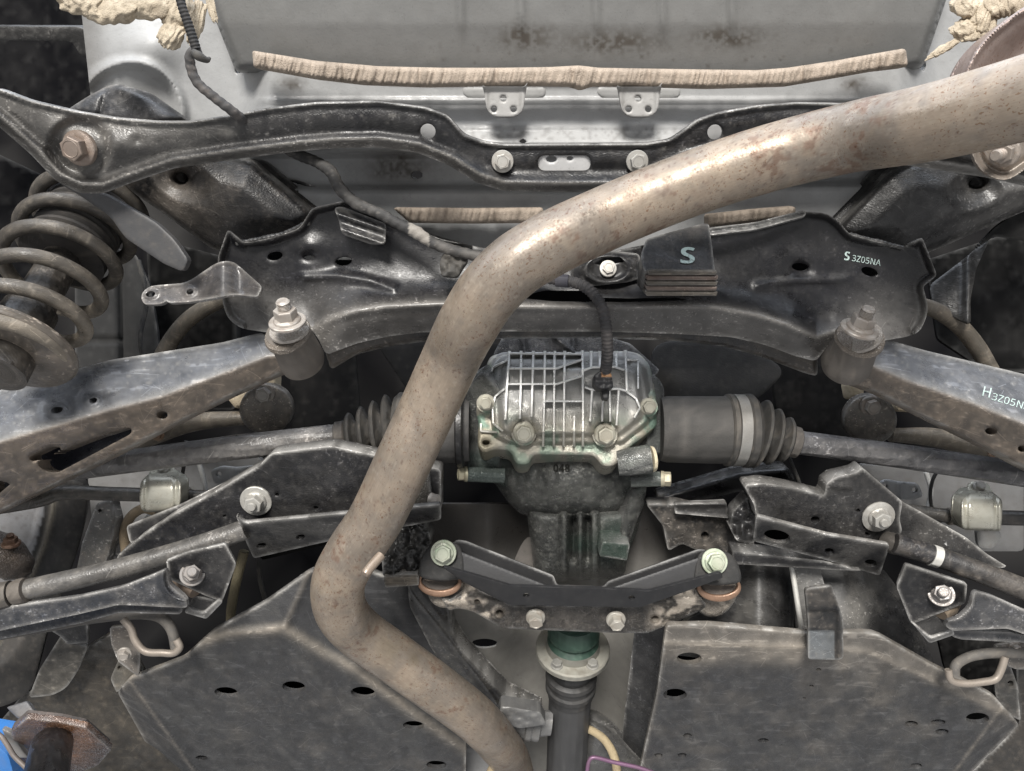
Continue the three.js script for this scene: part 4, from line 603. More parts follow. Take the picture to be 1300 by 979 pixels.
// ---------------------------------------------------------------- curved dusty bars behind the arms, and round mounts
const CT = skin([.13, .115, .095], [.26, .215, .165], .6);
for (const [lab, pts] of [['left dusty curved brake pipe behind the bracket tab', [[196, 475, 9.5, .95], [212, 440, 10, .945], [240, 405, 10, .94], [280, 382, 10, .935], [320, 374, 9, .93]]], ['right dusty curved brake pipe behind the subframe corner', [[1160, 384, 9, .93], [1188, 394, 10, .935], [1216, 412, 10.5, .94], [1240, 440, 10.5, .945], [1258, 470, 10, .95]]]]) tube(thing('brake_pipe', lab, 'pipe'), 'pipe', pts, { m: M.plastic, col: CT, seg: 40 });
for (const [lab, x, y, bx, by, f1, f2] of [['left round body mount with a bolt, under the left lateral arm', 338, 520, 336, 499, [[330, 470], [352, 462], [350, 498], [334, 498]], [[288, 505], [312, 494], [316, 510], [300, 520]]], ['right round body mount with a bolt, under the right lateral arm', 1105, 533, 1105, 515, [[1076, 486], [1097, 484], [1096, 508], [1080, 507]], [[1136, 505], [1160, 514], [1158, 524], [1138, 522]]]]) {
  const g = thing('body_mount', lab, 'mount');
  const s = sheet(g, 'mount_disc', ell([x, y, 34, 32]), { p: [x, y, .92], n: [0, -.3, .95], t: .008, s: 3, r: 0, m: M.black, roll: [6, .004], col: skin([.09, .083, .074], [.26, .225, .185], .6) });
  bolt(g, bx, by, s.surf(bx, by) - .002, 10, { ax: [0, -.3, .95], flange: 1.3, m: M.zinc, col: skin([.2, .19, .175], [.3, .26, .22], .4) });
  const fo = thing('foam_piece', lab.startsWith('left') ? 'cream foam piece behind the left round mount' : 'cream foam piece behind the right round mount', 'foam');
  sheet(fo, 'foam', f1, { p: [x, y - 20, .95], n: CAM, t: .02, s: 3, r: 4, m: M.beige, roll: [5, .006], col: skin([.55, .47, .34], [.3, .24, .17], .3) });
  sheet(fo, 'foam', f2, { p: [x, y - 20, .95], n: CAM, t: .02, s: 3, r: 4, m: M.beige, roll: [5, .006], col: skin([.5, .42, .3], [.3, .24, .17], .3) });
}
const leg = skin([.014, .0135, .013], [.08, .073, .065], .3);
const posts = thing('body_rail', 'dark body rails rising behind the differential and the axles', 'body rail');
sheet(posts, 'rail_panel', [[366, 440], [450, 440], [460, 560], [420, 590], [372, 560]], { p: [410, 500, 1.02], n: [0, .2, 1], t: .01, s: 5, m: M.void, col: leg });
sheet(posts, 'rail_panel', [[828, 436], [880, 430], [960, 446], [1000, 470], [960, 510], [828, 520]], { p: [900, 470, 1.0], n: [0, .1, 1], t: .01, s: 4, r: 20, m: M.rubber, h: (x, y) => .02 * sst(0, 60, Math.hypot(x - 820, y - 520)), col: skin([.03, .029, .028], [.09, .083, .075], .5) });
sheet(posts, 'rail_panel', [[980, 450], [1076, 470], [1078, 560], [1010, 545], [985, 520]], { p: [1030, 510, 1.02], n: [0, .1, 1], t: .01, s: 5, m: M.void, h: (x, y) => .01 * gau(x - 1006, 10), col: leg });
sheet(posts, 'rail_panel', [[480, 440], [600, 425], [640, 440], [600, 500], [520, 500]], { p: [560, 470, 1.04], n: [0, .1, 1], t: .01, s: 5, m: M.void, col: skin([.03, .029, .028], [.1, .09, .08], .3) });
sheet(posts, 'lower_rail', [[830, 630], [940, 598], [1000, 592], [1010, 610], [930, 626], [850, 646]], { p: [920, 615, .98], n: [0, -.3, .95], t: .02, s: 4, m: M.gloss, roll: [8, .01], col: cBlack(.2) });

// ---------------------------------------------------------------- front subframe legs with link brackets
const cPl = (x) => skin([.012, .012, .0135], [.19, .182, .17], .2, x);
const legL = thing('subframe_leg', 'left black steel subframe leg with a large washer bolt, left of the exhaust pipe', 'subframe leg');
{
  const S1 = sheet(legL, 'upper_plate', [[345, 575], [420, 566], [560, 596], [560, 650], [436, 652], [311, 664], [306, 684], [212, 708], [150, 724], [148, 706], [180, 680], [220, 653], [280, 620], [328, 592]], { p: [330, 630, .87], n: [-.05, -.35, .93], t: .02, s: 3, r: 5, wearGlint: .95, m: M.black, holes: [[285, 655, 3, 2], [401, 645, 3.5, 2.5], [352, 628, 4, 2]], col: cPl((c) => .35 * gau(c.e, 3)), h: (x, y) => .003 * vn(x * .05, y * .05, 2) });
  sheet(legL, 'front_flange', [[298, 652], [311, 664], [437, 652], [560, 640], [560, 660], [418, 687], [370, 698], [322, 709, 3], [313, 690], [307, 672]], { p: [370, 680, .865], n: [0, -.75, .66], t: .004, s: 2.5, r: 4, wearGlint: .95, m: M.black, holes: [[332, 693, 7, 3.6, -8], [381.5, 682, 6, 3.2, -8]], col: cPl((c, a) => .3 * gau(c.e, 3) + .2 * sst(.45, .6, a)) });
  bolt(legL, 325, 636, S1.surf(325, 636) - .002, 11.5, { ax: [0, -.3, .95], washer: 1.75, flange: 1.2, stud: .4, sr: .5, m: M.zinc, col: cZinc });
  sheet(legL, 'side_wing', [[160, 668], [230, 640], [290, 610], [310, 630], [250, 665], [180, 690], [165, 690]], { p: [230, 660, .90], n: [-.1, -.2, .97], t: .006, s: 3, r: 4, wearGlint: .95, m: M.black, col: cPl((c) => .3 * gau(c.e, 4)), h: (x, y) => .006 * gau(Math.hypot(x - 238, y - 669), 8) });
  sheet(legL, 'inner_plate', [[345, 572], [372, 556], [450, 590], [452, 612], [420, 620], [380, 612]], { p: [400, 590, .885], n: [0, -.2, .97], t: .01, s: 3, m: M.gloss, r: 5, h: (x, y) => .006 * gau(y - 590 - (x - 380) * .1, 5), col: cPl() });
  sheet(legL, 'mount_lug', [[514, 606], [545, 600], [548, 648], [516, 650]], { p: [530, 625, .84], n: [0, -.2, .97], t: .05, s: 3, r: 3, m: M.cast, roll: [3, .003], col: skin([.07, .065, .058], [.2, .18, .15], .5) });
  bolt(legL, 548, 634, .835, 7.5, { ax: [.9, -.1, .4], flange: 1.1, h: 1, m: M.zinc, col: cDirtyZinc });
  const B = sheet(legL, 'link_bracket', [[211, 711, 3], [240, 700], [286, 690], [300, 716], [282, 764], [262, 757], [214, 735, 4]], { p: [250, 730, .84], n: [.1, -.35, .93], t: .004, s: 2.5, r: 4, wearGlint: .95, m: M.black, col: cPl((c) => .4 * gau(c.e, 3)) });
  bolt(legL, 244, 729, B.surf(244, 729) - .002, 10.5, { ax: [.35, .35, .86], washer: 1.45, flange: 1.15, stud: 1.0, sr: .6, m: M.zinc, col: skin([.3, .285, .275], [.2, .16, .13], .4) });
  sheet(legL, 'bracket_lip', [[277, 762], [283, 764], [262, 786, 3], [234, 778], [237, 772], [258, 778, 3]], { p: [260, 772, .84], n: [.1, -.6, .8], t: .003, s: 2, r: 2, wearGlint: .95, m: M.black, col: cPl(() => .4) });
  sheet(legL, 'bracket_inner', [[246, 756], [280, 763], [260, 782], [236, 776]], { p: [260, 772, .87], n: [.2, -.2, .95], t: .003, s: 3, r: 2, m: M.black, col: cPl(() => .1) });
  tube(legL, 'bushing', [[226, 728, 11, .87], [240, 742, 12, .86], [250, 750, 11, .86]], { m: M.rubber, lin: 1, sub: 3, col: skin([.16, .12, .09], [.28, .22, .17], .5) });
}
sheet(legL, 'added_backing', [[300, 640], [430, 600], [550, 640], [420, 690], [330, 712]], { p: [400, 660, .94], n: [0, -.3, .95], t: .004, s: 8, wearGlint: 0, m: M.void, col: () => [.004, .004, .004] });  // black backing added to darken the flange holes
const legR = thing('subframe_leg', 'right black steel subframe leg with a large washer bolt and an oval slot', 'subframe leg');
{
  const S1 = sheet(legR, 'upper_plate', [[944, 616], [970, 613], [1000, 618], [1047, 629, 3], [1049, 614, 3], [1060, 606], [1088, 600], [1095, 594, 3], [1146, 637], [1142, 660], [1146, 676, 6], [1136, 684], [1130, 694], [1050, 682], [960, 658], [958, 642]], { p: [1040, 650, .87], n: [.05, -.35, .93], t: .02, s: 3, r: 5, wearGlint: .95, m: M.black, holes: [[1035, 660, 6, 4.5], [1089.5, 648, 3.5, 2.2], [1101, 678, 4, 2.2, 20]], col: cPl((c, a, b, s) => .3 * gau(c.e, 3) + .14 * s), h: (x, y) => .004 * gau(y - 617, 4) * sst(1052, 1060, x) * sst(1086, 1078, x) });
  sheet(legR, 'front_flange', [[960, 655], [1050, 679], [1130, 692], [1117, 731, 3], [1045, 710], [956, 687]], { p: [1040, 695, .865], n: [0, -.75, .66], t: .004, s: 2.5, r: 4, wearGlint: .95, m: M.black, holes: [[986.5, 681, 17, 8, 10], [1053, 700, 6.5, 4, 8], [1105.5, 715, 8, 4.6, 8]], col: cPl((c, a) => .55 * gau(c.Y - (655 + (c.X - 960) * .22), 3) + .25 * gau(c.e, 3) + .25 * sst(.45, .6, a)) });  // bright fold line along the top is a painted highlight
  bolt(legR, 1115, 656, S1.surf(1115, 656) - .002, 11.5, { ax: [0, -.3, .95], washer: 1.8, flange: 1.2, stud: .4, sr: .5, m: M.zinc, col: cZinc, spin: .4 });
  sheet(legR, 'side_wing', [[1095, 594], [1146, 637], [1226, 682], [1254, 704], [1280, 720], [1240, 724], [1140, 690], [1120, 640]], { p: [1180, 670, .90], n: [.1, -.2, .97], t: .006, s: 3, r: 4, wearGlint: .95, m: M.black, col: cPl((c, a) => .3 * gau(c.e, 4) + .2 * a), h: (x, y) => .006 * gau(Math.hypot(x - 1204, y - 695), 6) });
  sheet(legR, 'cross_plate', [[820, 640], [860, 640], [944, 660], [958, 690], [960, 712], [930, 720], [866, 690], [848, 700], [842, 668]], { p: [890, 675, .93], n: [0, -.3, .95], t: .02, s: 2.5, r: 5, m: M.black, h: (x, y) => .008 * gau(y - 652 - (x - 860) * .05, 4) * sst(855, 862, x) * sst(930, 920, x) + .004 * vn(x * .08, y * .08, 1), holes: [[895, 680, 5, 5]], col: skin([.022, .022, .022], [.25, .22, .19], .5) });
  sheet(legR, 'upper_tab', [[856, 640], [922, 637], [926, 658], [857, 652]], { p: [890, 648, .905], n: [0, -.4, .92], t: .006, s: 2, r: 2, m: M.gloss, h: (x, y) => .006 * gau(y - 640, 3) + .006 * gau(y - 653 - (x - 857) * .08, 2.5), col: cPl(() => .1) });
  sheet(legR, 'lump_weld', [[930, 650], [950, 630], [964, 655], [958, 690], [936, 688], [926, 670]], { p: [944, 665, .90], n: [0, -.3, .95], t: .02, s: 2, r: 5, m: M.gloss, h: (x, y) => .012 * vn(x * .14, y * .14, 6), col: cPl() });
  sheet(legR, 'lower_lip', [[930, 700], [1045, 712], [1060, 716], [1100, 726], [930, 716]], { p: [1000, 712, .89], n: [0, -.4, .9], t: .02, s: 3, r: 2, m: M.black, col: cPl() });
  const B = sheet(legR, 'link_bracket', [[1138, 745], [1150, 716, 3], [1228, 741, 3], [1226, 766, 3], [1157, 793, 3]], { p: [1190, 755, .84], n: [-.1, -.35, .93], t: .004, s: 2.5, r: 4, wearGlint: .95, m: M.black, col: cPl((c) => .4 * gau(c.e, 3)) });
  bolt(legR, 1195, 754, B.surf(1195, 754) - .002, 10.5, { ax: [-.35, .35, .86], washer: 1.5, flange: 1.15, stud: 1.0, sr: .6, m: M.zinc, col: skin([.3, .285, .275], [.2, .16, .13], .4) });
  sheet(legR, 'bracket_lip', [[1156, 789], [1160, 791], [1182, 810, 3], [1210, 800], [1212, 806], [1180, 817, 3]], { p: [1180, 805, .84], n: [-.1, -.6, .8], t: .003, s: 2, r: 2, wearGlint: .95, m: M.black, col: cPl(() => .4) });
  sheet(legR, 'bracket_inner', [[1158, 790], [1192, 780], [1210, 800], [1182, 812]], { p: [1185, 796, .87], n: [-.2, -.2, .95], t: .003, s: 3, r: 2, m: M.black, col: cPl(() => .15) });
  tube(legR, 'bushing', [[1212, 756, 11, .87], [1204, 770, 12, .86], [1192, 778, 11, .86]], { m: M.rubber, lin: 1, sub: 3, col: skin([.18, .14, .1], [.3, .24, .18], .5) });
}

sheet(legR, 'added_backing', [[965, 630], [1090, 610], [1130, 680], [1114, 726], [962, 690]], { p: [1040, 660, .94], n: [0, -.3, .95], t: .004, s: 8, wearGlint: 0, m: M.void, col: () => [.004, .004, .004] });  // added black sheet, keeps the slot and holes dark
// ---------------------------------------------------------------- toe links and trailing links
const cLink = skin([.045, .045, .046], [.25, .235, .215], .55, (c, a) => .22);
const tL = thing('toe_link', 'left round steel toe link running to the left edge', 'link');
tube(tL, 'link_bar', [[312, 672, 13, .862], [260, 690, 13, .858], [150, 722, 13, .845], [20, 752, 13.5, .83], [-130, 784, 14, .815]], { m: M.black, seg: 120, col: cLink });
tube(tL, 'collar', [[34, 749, 15.5, .828], [30, 750, 16.5, .828], [24, 751.5, 16.5, .828], [18, 753, 15, .828]], { m: M.rubber, lin: 1, col: skin([.08, .07, .06], [.22, .19, .16], .5) });
tube(tL, 'collar', [[14, 754, 17, .828], [-40, 766, 18, .822]], { m: M.rubber, lin: 1, sub: 8, col: skin([.07, .063, .055], [.22, .19, .16], .5) });
const tR = thing('toe_link', 'right round steel toe link with a white tape band', 'link');
tube(tR, 'link_bar', [[1136, 690, 13, .862], [1190, 707, 13, .855], [1240, 725, 13.5, .845], [1310, 752, 14, .835], [1420, 796, 15, .82]], { m: M.black, seg: 100, col: skin([.022, .022, .024], [.24, .215, .19], .45, (c, a) => .3 * sst(1230, 1290, c.X) + (gau(Math.hypot(c.X - 1219, c.Y - 730), 6) + gau(Math.hypot(c.X - 1242, c.Y - 734), 3)) * .8) });
tube(tR, 'tape_band', [[1182, 704.5, 13.7, .8555], [1192, 708, 13.7, .8545]], { m: M.paint, lin: 1, col: skin([.52, .51, .48], [.3, .27, .22], .3) });
tube(tR, 'bushing_end', [[1124, 686, 12, .885], [1134, 690, 13.5, .875], [1142, 694, 12, .868]], { m: M.rubber, lin: 1, col: skin([.04, .036, .032], [.16, .14, .12], .5) });
const cTr = skin([.025, .027, .032], [.23, .22, .21], .36, (c) => .45 * gau(c.e, 3));
const trL = thing('trailing_link', 'left flat steel trailing link with an upturned double lower edge', 'link');
sheet(trL, 'inner_leaf', [[-130, 822], [0, 790], [120, 770], [160, 762], [232, 770, 4], [230, 780, 4], [151, 778], [100, 792], [0, 812], [-130, 846]], { p: [120, 780, .85], n: [0, -.3, .95], t: .006, s: 2.5, r: 5, m: M.black, col: cTr });
sheet(trL, 'outer_leaf', [[-130, 790], [0, 771], [100, 757], [153, 745], [190, 731], [211, 722, 5], [215, 742], [236, 760, 5], [238, 772, 4], [151, 768], [100, 780], [0, 801], [-130, 836]], { p: [120, 765, .82], n: [0, -.15, .98], t: .006, s: 2.5, r: 6, m: M.black, h: (x, y) => .008 * gau(Math.hypot(x - 236, y - 733) - 30, 4), col: cTr });
const trR = thing('trailing_link', 'right flat steel trailing link at the right edge below the toe link', 'link');
sheet(trR, 'inner_leaf', [[1207, 800], [1279, 802], [1310, 808], [1420, 838], [1420, 852], [1300, 816], [1220, 812], [1208, 808]], { p: [1250, 805, .85], n: [0, -.3, .95], t: .006, s: 2.5, r: 4, m: M.black, col: cTr });
sheet(trR, 'outer_leaf', [[1238, 750, 5], [1262, 757], [1300, 774], [1420, 810], [1420, 845], [1300, 805], [1279, 798], [1209, 801, 4], [1200, 795, 4], [1204, 788], [1216, 786], [1232, 772]], { p: [1250, 780, .82], n: [0, -.15, .98], t: .006, s: 2.5, r: 6, m: M.black, h: (x, y) => .008 * gau(Math.hypot(x - 1204, y - 758) - 30, 4), col: cTr });

// ---------------------------------------------------------------- stabiliser bar with clamps
const stab = thing('stabiliser_bar', 'dark stabiliser bar passing through two pale metal clamps', 'stabiliser bar');
tube(stab, 'bar', [[-110, 660, 9, .93], [50, 634, 10, .93], [76, 626, 9.5, .93], [140, 627, 9, .935], [230, 630, 8.5, .94], [300, 631, 8, .945], [420, 634, 8, .95]], { m: M.black, seg: 90, col: skin([.06, .056, .05], [.22, .19, .16], .5) });
tube(stab, 'bar', [[1050, 640, 8, .95], [1165, 650, 8.5, .945], [1212, 656, 9, .94], [1300, 658, 9.5, .93], [1420, 664, 10, .92]], { m: M.black, seg: 60, col: skin([.05, .048, .045], [.22, .19, .16], .5) });
for (const [x, w] of [[232, -1], [1212, 1]]) tube(stab, 'collar', [[x - 9 , w < 0 ? 630 : 655.6, 10, .94], [x - 8, w < 0 ? 630 : 655.6, 11, .94], [x + 8, w < 0 ? 630 : 656, 11, .94], [x + 9, w < 0 ? 630 : 656, 10, .94]], { m: M.zinc, lin: 1, col: skin([.33, .3, .26], [.25, .2, .16], .4) });
for (const [lab, x, y, s] of [['left pale metal stabiliser clamp in front of the left toe link', 204, 626, 1], ['right pale metal stabiliser clamp near the right edge', 1246, 649, -1]]) {
  const g = thing('bar_clamp', lab, 'clamp', 'stabiliser bar clamps'); const cC = skin([.52, .51, .44], [.25, .2, .14], .4);
  sheet(g, 'saddle', [[x - 26, y - 14], [x - 14, y - 26], [x + 12, y - 26], [x + 27, y - 14], [x + 26, y + 12], [x + 24, y + 26, 4], [x + 6, y + 25], [x - 24, y + 24], [x - 27, y + 10]], { p: [x, y, .93], n: [0, -.1, 1], t: .02, s: 1.5, r: 6, m: M.plated, roll: [3, .004], h: (X, Y) => -.003 * gau(Math.abs(X - x) - 19, 2.5) + .032 * Math.sqrt(Math.max(0, 1 - ((Y - y - 2) / 28) ** 2)), col: cC });
  sheet(g, 'ear', [[x - 10 * s - 2, y - 36], [x + 14 * s, y - 38], [x + 20 * s, y - 24], [x + 12 * s, y - 20], [x - 16 * s, y - 22]], { p: [x, y - 28, .935], n: [0, .4, .9], t: .004, s: 1.5, r: 4, m: M.zinc, col: cC });
  bolt(g, x + 3 * s, y - 31, .932, 6, { ax: [0, .5, .86], flange: 1.2, m: M.zinc, col: cZinc });
  sheet(g, 'lower_tab', [[x - 6, y + 24], [x + 22, y + 22], [x + 26, y + 34], [x + 14, y + 48], [x - 4, y + 46]], { p: [x, y + 34, .96], n: [0, -.3, .95], t: .006, s: 2.5, r: 5, m: M.zinc, col: skin([.33, .33, .32], [.2, .16, .13], .5) });
}
for (const [lab, o, hs] of [['left small pale grey body bracket with two holes behind the drive axle', [[267, 597], [282, 592], [300, 594], [324, 591], [326, 612], [300, 614], [272, 614]], [[278, 602, 3.4], [314, 598, 3]]], ['right small pale grey body bracket with two holes behind the drive axle', [[1115, 614], [1125, 609], [1140, 612], [1166, 614], [1172, 630, 3], [1160, 635], [1140, 634]], [[1124, 617, 3], [1161, 622.5, 3.4]]]]) sheet(thing('body_bracket', lab, 'bracket'), 'plate', o, { p: [o[0][0], 605, 1.02], n: [0, -.2, .97], t: .004, s: 2, r: 5, m: M.grey, holes: hs, h: (x, y, e) => .004 * gau(x - (o[0][0] + 30), 4), col: cGrey([.34, .345, .35], .4) });
const bk = thing('side_sill', 'pale grey lower body side seen behind the axles and the clamps', 'body panel');
sheet(bk, 'side_panel', [[110, 590], [330, 580], [350, 640], [290, 690], [200, 720], [120, 700]], { p: [220, 640, 1.15], n: [0, -.2, .97], t: .01, s: 5, m: M.grey, col: cGrey([.20, .2, .2], .8) });
sheet(bk, 'side_panel', [[1090, 590], [1300, 600], [1300, 700], [1220, 700], [1140, 650]], { p: [1200, 640, 1.15], n: [0, -.2, .97], t: .01, s: 5, m: M.grey, col: cGrey([.14, .14, .14], .8) });
for (const [x0, y0, x1, y1] of [[258, 586, 262, 626], [1182, 600, 1178, 646]]) tube(bk, 'seam_flange', [[x0 - 6, y0, 3, 1.1], [x0, (y0 + y1) / 2, 3, 1.1], [x1, y1, 3, 1.1]], { m: M.grey, col: cGrey([.35, .35, .34], .5), seg: 12 });
// rear upper arms (dusty curved) left and right behind the drive axles
for (const [lab, pts, b] of [['left dusty curved upper arm above the drive axle', [[160, 570, 9, .98], [200, 552, 11, .975], [250, 536, 11, .97], [320, 530, 9, .97]], [200, 552]], ['right dusty curved upper arm above the drive axle', [[1130, 552, 9, .97], [1190, 556, 12, .97], [1240, 570, 13, .965], [1310, 592, 13, .96]], [1257, 574]]]) { const g = thing('upper_arm', lab, 'suspension arm'); tube(g, 'arm', pts, { m: M.plastic, col: CT, seg: 40 }); bolt(g, b[0], b[1], .955, 6, { ax: [0, -.3, .95], m: M.pipe, col: skin([.34, .24, .17], [.3, .15, .07], .6) }); }

// ---------------------------------------------------------------- centre: body tunnel, mount crossmember, black brace, propeller shaft
const tun = thing('centre_tunnel', 'grey painted centre tunnel of the body behind the propeller shaft', 'body panel');
sheet(tun, 'tunnel_panel', [[500, 640], [900, 640], [860, 760], [820, 1060], [560, 1060], [560, 760]], { p: [690, 860, 1.12], n: [0, -.5, .87], t: .003, s: 4, r: 4, m: M.grey, holes: [[615, 817, 17, 6]], h: (x, y) => -.06 * sst(100, 40, Math.abs(x - 715)) + .02 * gau(Math.hypot(x - 645, (y - 800) * 1.4), 26), col: (c) => mixc([.05, .046, .042], cGrey([.36, .345, .315], .3)(c), sst(680, 760, c.Y)) });  // upper part darkened: shade of the deep gap put into the colour
sheet(tun, 'side_web', [[500, 640], [575, 640], [625, 662], [626, 700], [560, 700], [520, 690]], { p: [570, 665, 1.0], n: [.2, -.2, .96], t: .006, s: 3, m: M.grey, holes: [[612, 698, 8, 9]], h: (x, y) => .02 * gau(x - 590, 36), col: skin([.19, .165, .14], [.05, .045, .04], .6, (c) => sst(640, 668, c.Y) * sst(575, 560, c.X) * .4) });
sheet(tun, 'heat_shield', [[630, 700], [660, 668], [680, 662], [680, 726], [640, 705]], { p: [655, 690, 1.04], n: [.2, -.2, .95], t: .004, s: 3, m: M.grey, r: 10, col: skin([.24, .22, .2], [.1, .09, .08], .5) });
sheet(tun, 'side_web', [[826, 640], [852, 640], [846, 700], [836, 730], [822, 720]], { p: [838, 690, 1.0], n: [-.2, -.2, .96], t: .006, s: 3, m: M.grey, col: skin([.09, .085, .077], [.05, .046, .042], .7) });
const sideR = thing('tunnel_rail', 'flat black tunnel rail between the propeller shaft and the right tank cover', 'rail');
sheet(sideR, 'rail', [[806, 796], [848, 780], [850, 830], [840, 979], [834, 1070], [784, 1070], [790, 930]], { p: [820, 880, 1.03], n: [-.3, -.5, .8], t: .01, s: 4, r: 4, m: M.black, col: cBlack(.2, null, [.02, .02, .021]) });
const diag = thing('tunnel_rail', 'black diagonal tunnel rail left of the propeller shaft', 'rail');
sheet(diag, 'rail', [[516, 728], [540, 742], [570, 770], [576, 806, 3], [588, 828], [644, 888], [690, 910, 3], [684, 924], [640, 924], [600, 880], [556, 840], [520, 770]], { p: [600, 850, .98], n: [0, -.5, .85], t: .03, s: 3, r: 6, m: M.gloss, roll: [6, .006], h: (x, y) => .008 * gau((x - 560) * .78 - (y - 800) * .62, 7), col: skin([.022, .022, .023], [.15, .14, .12], .35) });
sheet(diag, 'rail_end', [[636, 896], [686, 904], [694, 920], [660, 925], [630, 916]], { p: [660, 912, .965], n: [0, -.3, .95], t: .02, s: 2, r: 4, m: M.zinc, h: (x, y) => .004 * vn(x * .1, y * .2, 2), col: skin([.12, .12, .12], [.3, .29, .27], .5) });

const mount = thing('mount_crossmember', 'worn dusty steel crossmember with rust-edged rubber mounts under the black brace', 'crossmember');
{
  const cM = (c) => { const k = skin([.04, .037, .034], [.24, .21, .18], .4)(c); const ends = sst(650, 610, c.X) + sst(815, 850, c.X); const w = sst(.42, .56, fbm(c.p, 60, 3, 8)) * ends; return mixc(k, [.50, .44, .37], clamp(w * 1.0)); };
  sheet(mount, 'pressed_beam', [[556, 752], [572, 764], [583, 752], [600, 748], [650, 768], [810, 770], [858, 752], [880, 744], [898, 770], [884, 778], [858, 790], [822, 804], [760, 803], [638, 798], [600, 776], [580, 772], [570, 776]], { p: [730, 785, .885], n: [0, -.4, .9], t: .02, s: 2, r: 5, m: M.cast, roll: [4, .004], holes: [[634, 779, 5, 5], [832, 786, 5, 4], [606, 764, 4, 3, 30]], h: (x, y, e) => .008 * gau(y - 764, 8) + .004 * gau(Math.hypot(x - 634, y - 779) - 8, 3) + .004 * gau(Math.hypot(x - 832, y - 786) - 8, 3) + .003 * vn(x * .12, y * .12, 5), col: cM });
  for (const [x, y, l] of [[558, 742, 'left'], [907, 748, 'right']]) {
    sheet(mount, 'mount_cup', l === 'left' ? [[533, 726, 3], [540, 744], [546, 764, 8], [560, 773, 8], [574, 770], [588, 752], [590, 738], [560, 730]] : [[940, 736, 3], [934, 762], [922, 779, 10], [900, 786, 10], [886, 776], [876, 756], [884, 744], [912, 736]], { p: [x, y + 10, .875], n: [0, -.35, .94], t: .03, s: 2, r: 6, m: M.cast, roll: [5, .008], col: (c) => mixc(cM(c), [.44, .39, .33], .35) });
    const e = ell([x + (l === 'left' ? 0 : 6), y - 2, 28, 18]);
    sheet(mount, 'rust_rim', e, { p: [x, y, .862], n: [0, .1, 1], t: .004, s: 1.5, r: 0, m: M.pipe, holes: [[x + (l === 'left' ? 0 : 6), y - 5, 23.5, 12.5]], col: skin([.25, .155, .105], [.2, .12, .08], .5) });
    sheet(mount, 'mount_rubber', ell([x + (l === 'left' ? 0 : 6), y - 4, 24.5, 15]), { p: [x, y, .868], n: [0, .4, .9], t: .01, s: 2, r: 0, m: M.rubber, roll: [4, .002], col: skin([.1, .085, .075], [.28, .23, .18], .5) });
    sheet(mount, 'mount_top', l === 'left' ? [[548, 690], [580, 688], [588, 702], [588, 734], [560, 738], [530, 733], [536, 704]] : [[890, 698], [926, 700], [938, 716], [943, 740], [912, 743], [881, 739], [884, 712]], { p: [x, y - 30, .848], n: [0, .3, .95], t: .02, s: 2, r: 10, m: M.rubber, col: skin([.012, .012, .012], [.12, .11, .1], .25) });
  }
  for (const [x, y] of [[680, 784], [782, 787]]) bolt(mount, x, y, .872, 9.5, { ax: [0, -.4, .9], flange: 1.3, m: M.zinc, h: .9, col: skin([.5, .48, .43], [.3, .25, .19], .4), spin: x });
}
const brace = thing('support_brace', 'clean satin black V-shaped channel brace bolted across the crossmember', 'brace');
{
  const cB = skin([.012, .012, .0135], [.09, .085, .08], .16), o = { t: .003, s: 2.5, r: 3, m: M.satin, roll: [1.6, .001] };
  sheet(brace, 'rear_flange', [[573, 692, 5], [579, 685, 5], [592, 687], [703, 731], [707, 743, 4], [766, 745, 4], [772, 738], [888, 697], [897, 698, 5], [900, 708], [780, 752], [700, 752], [574, 706]], { ...o, p: [735, 730, .874], n: [0, 0, 1], wearGlint: .6, col: (c) => cB(c).map((v) => v * .55) });  // colour darkened to stand as the shaded flange
  sheet(brace, 'web', [[572, 698], [578, 698], [696, 744], [779, 745.5], [896, 705], [914, 712], [914, 728], [824, 751], [740, 749], [648, 745], [560, 719]], { ...o, p: [735, 735, .848], n: [0, .1, .99], h: (x, y) => -.008 * sst(700, 720, y) * 0, col: (c) => mixc(cB(c), [.045, .045, .047], .6) });  // paler mix paints the web as the lit face
  sheet(brace, 'front_flange', [[558, 718], [598, 729], [648, 744], [760, 747], [824, 750.5], [914, 727], [919, 733, 3], [868, 752], [813, 771], [646, 768], [592, 741]], { ...o, p: [735, 757, .842], n: [0, -.55, .83], holes: [[668, 756, 4.2, 3], [802, 759, 4.2, 3]], col: cB });
  for (const [x, y] of [[563, 702], [907, 713]]) { bolt(brace, x, y, .843, 11, { ax: [0, .1, .99], washer: 1.5, flange: 1.2, m: M.zinc, col: skin([.5, .52, .43], [.22, .36, .2], .5), spin: x * .3 }); }
}
const blockL = thing('mount_block', 'oily black rubber mount block beside the lower exhaust bend', 'block');
sheet(blockL, 'block', [[488, 668], [508, 652], [540, 656], [548, 690], [536, 704], [534, 730], [486, 732], [484, 700]], { p: [515, 695, .87], n: [0, -.1, 1], t: .04, s: 2, r: 4, m: M.gloss, h: (x, y) => .018 * vn(x * .09, y * .09, 4) + .008 * vn(x * .3, y * .3, 7), col: cBlack(.35, null, [.012, .012, .012]) });
sheet(blockL, 'layered_edge', [[487, 731], [531, 729], [532, 743], [489, 746]], { p: [510, 738, .855], n: [0, -.35, .94], t: .03, s: 2, r: 1.5, m: M.plastic, h: (x, y) => .002 * Math.sin(y * 2), col: skin([.16, .14, .115], [.3, .26, .2], .5) });

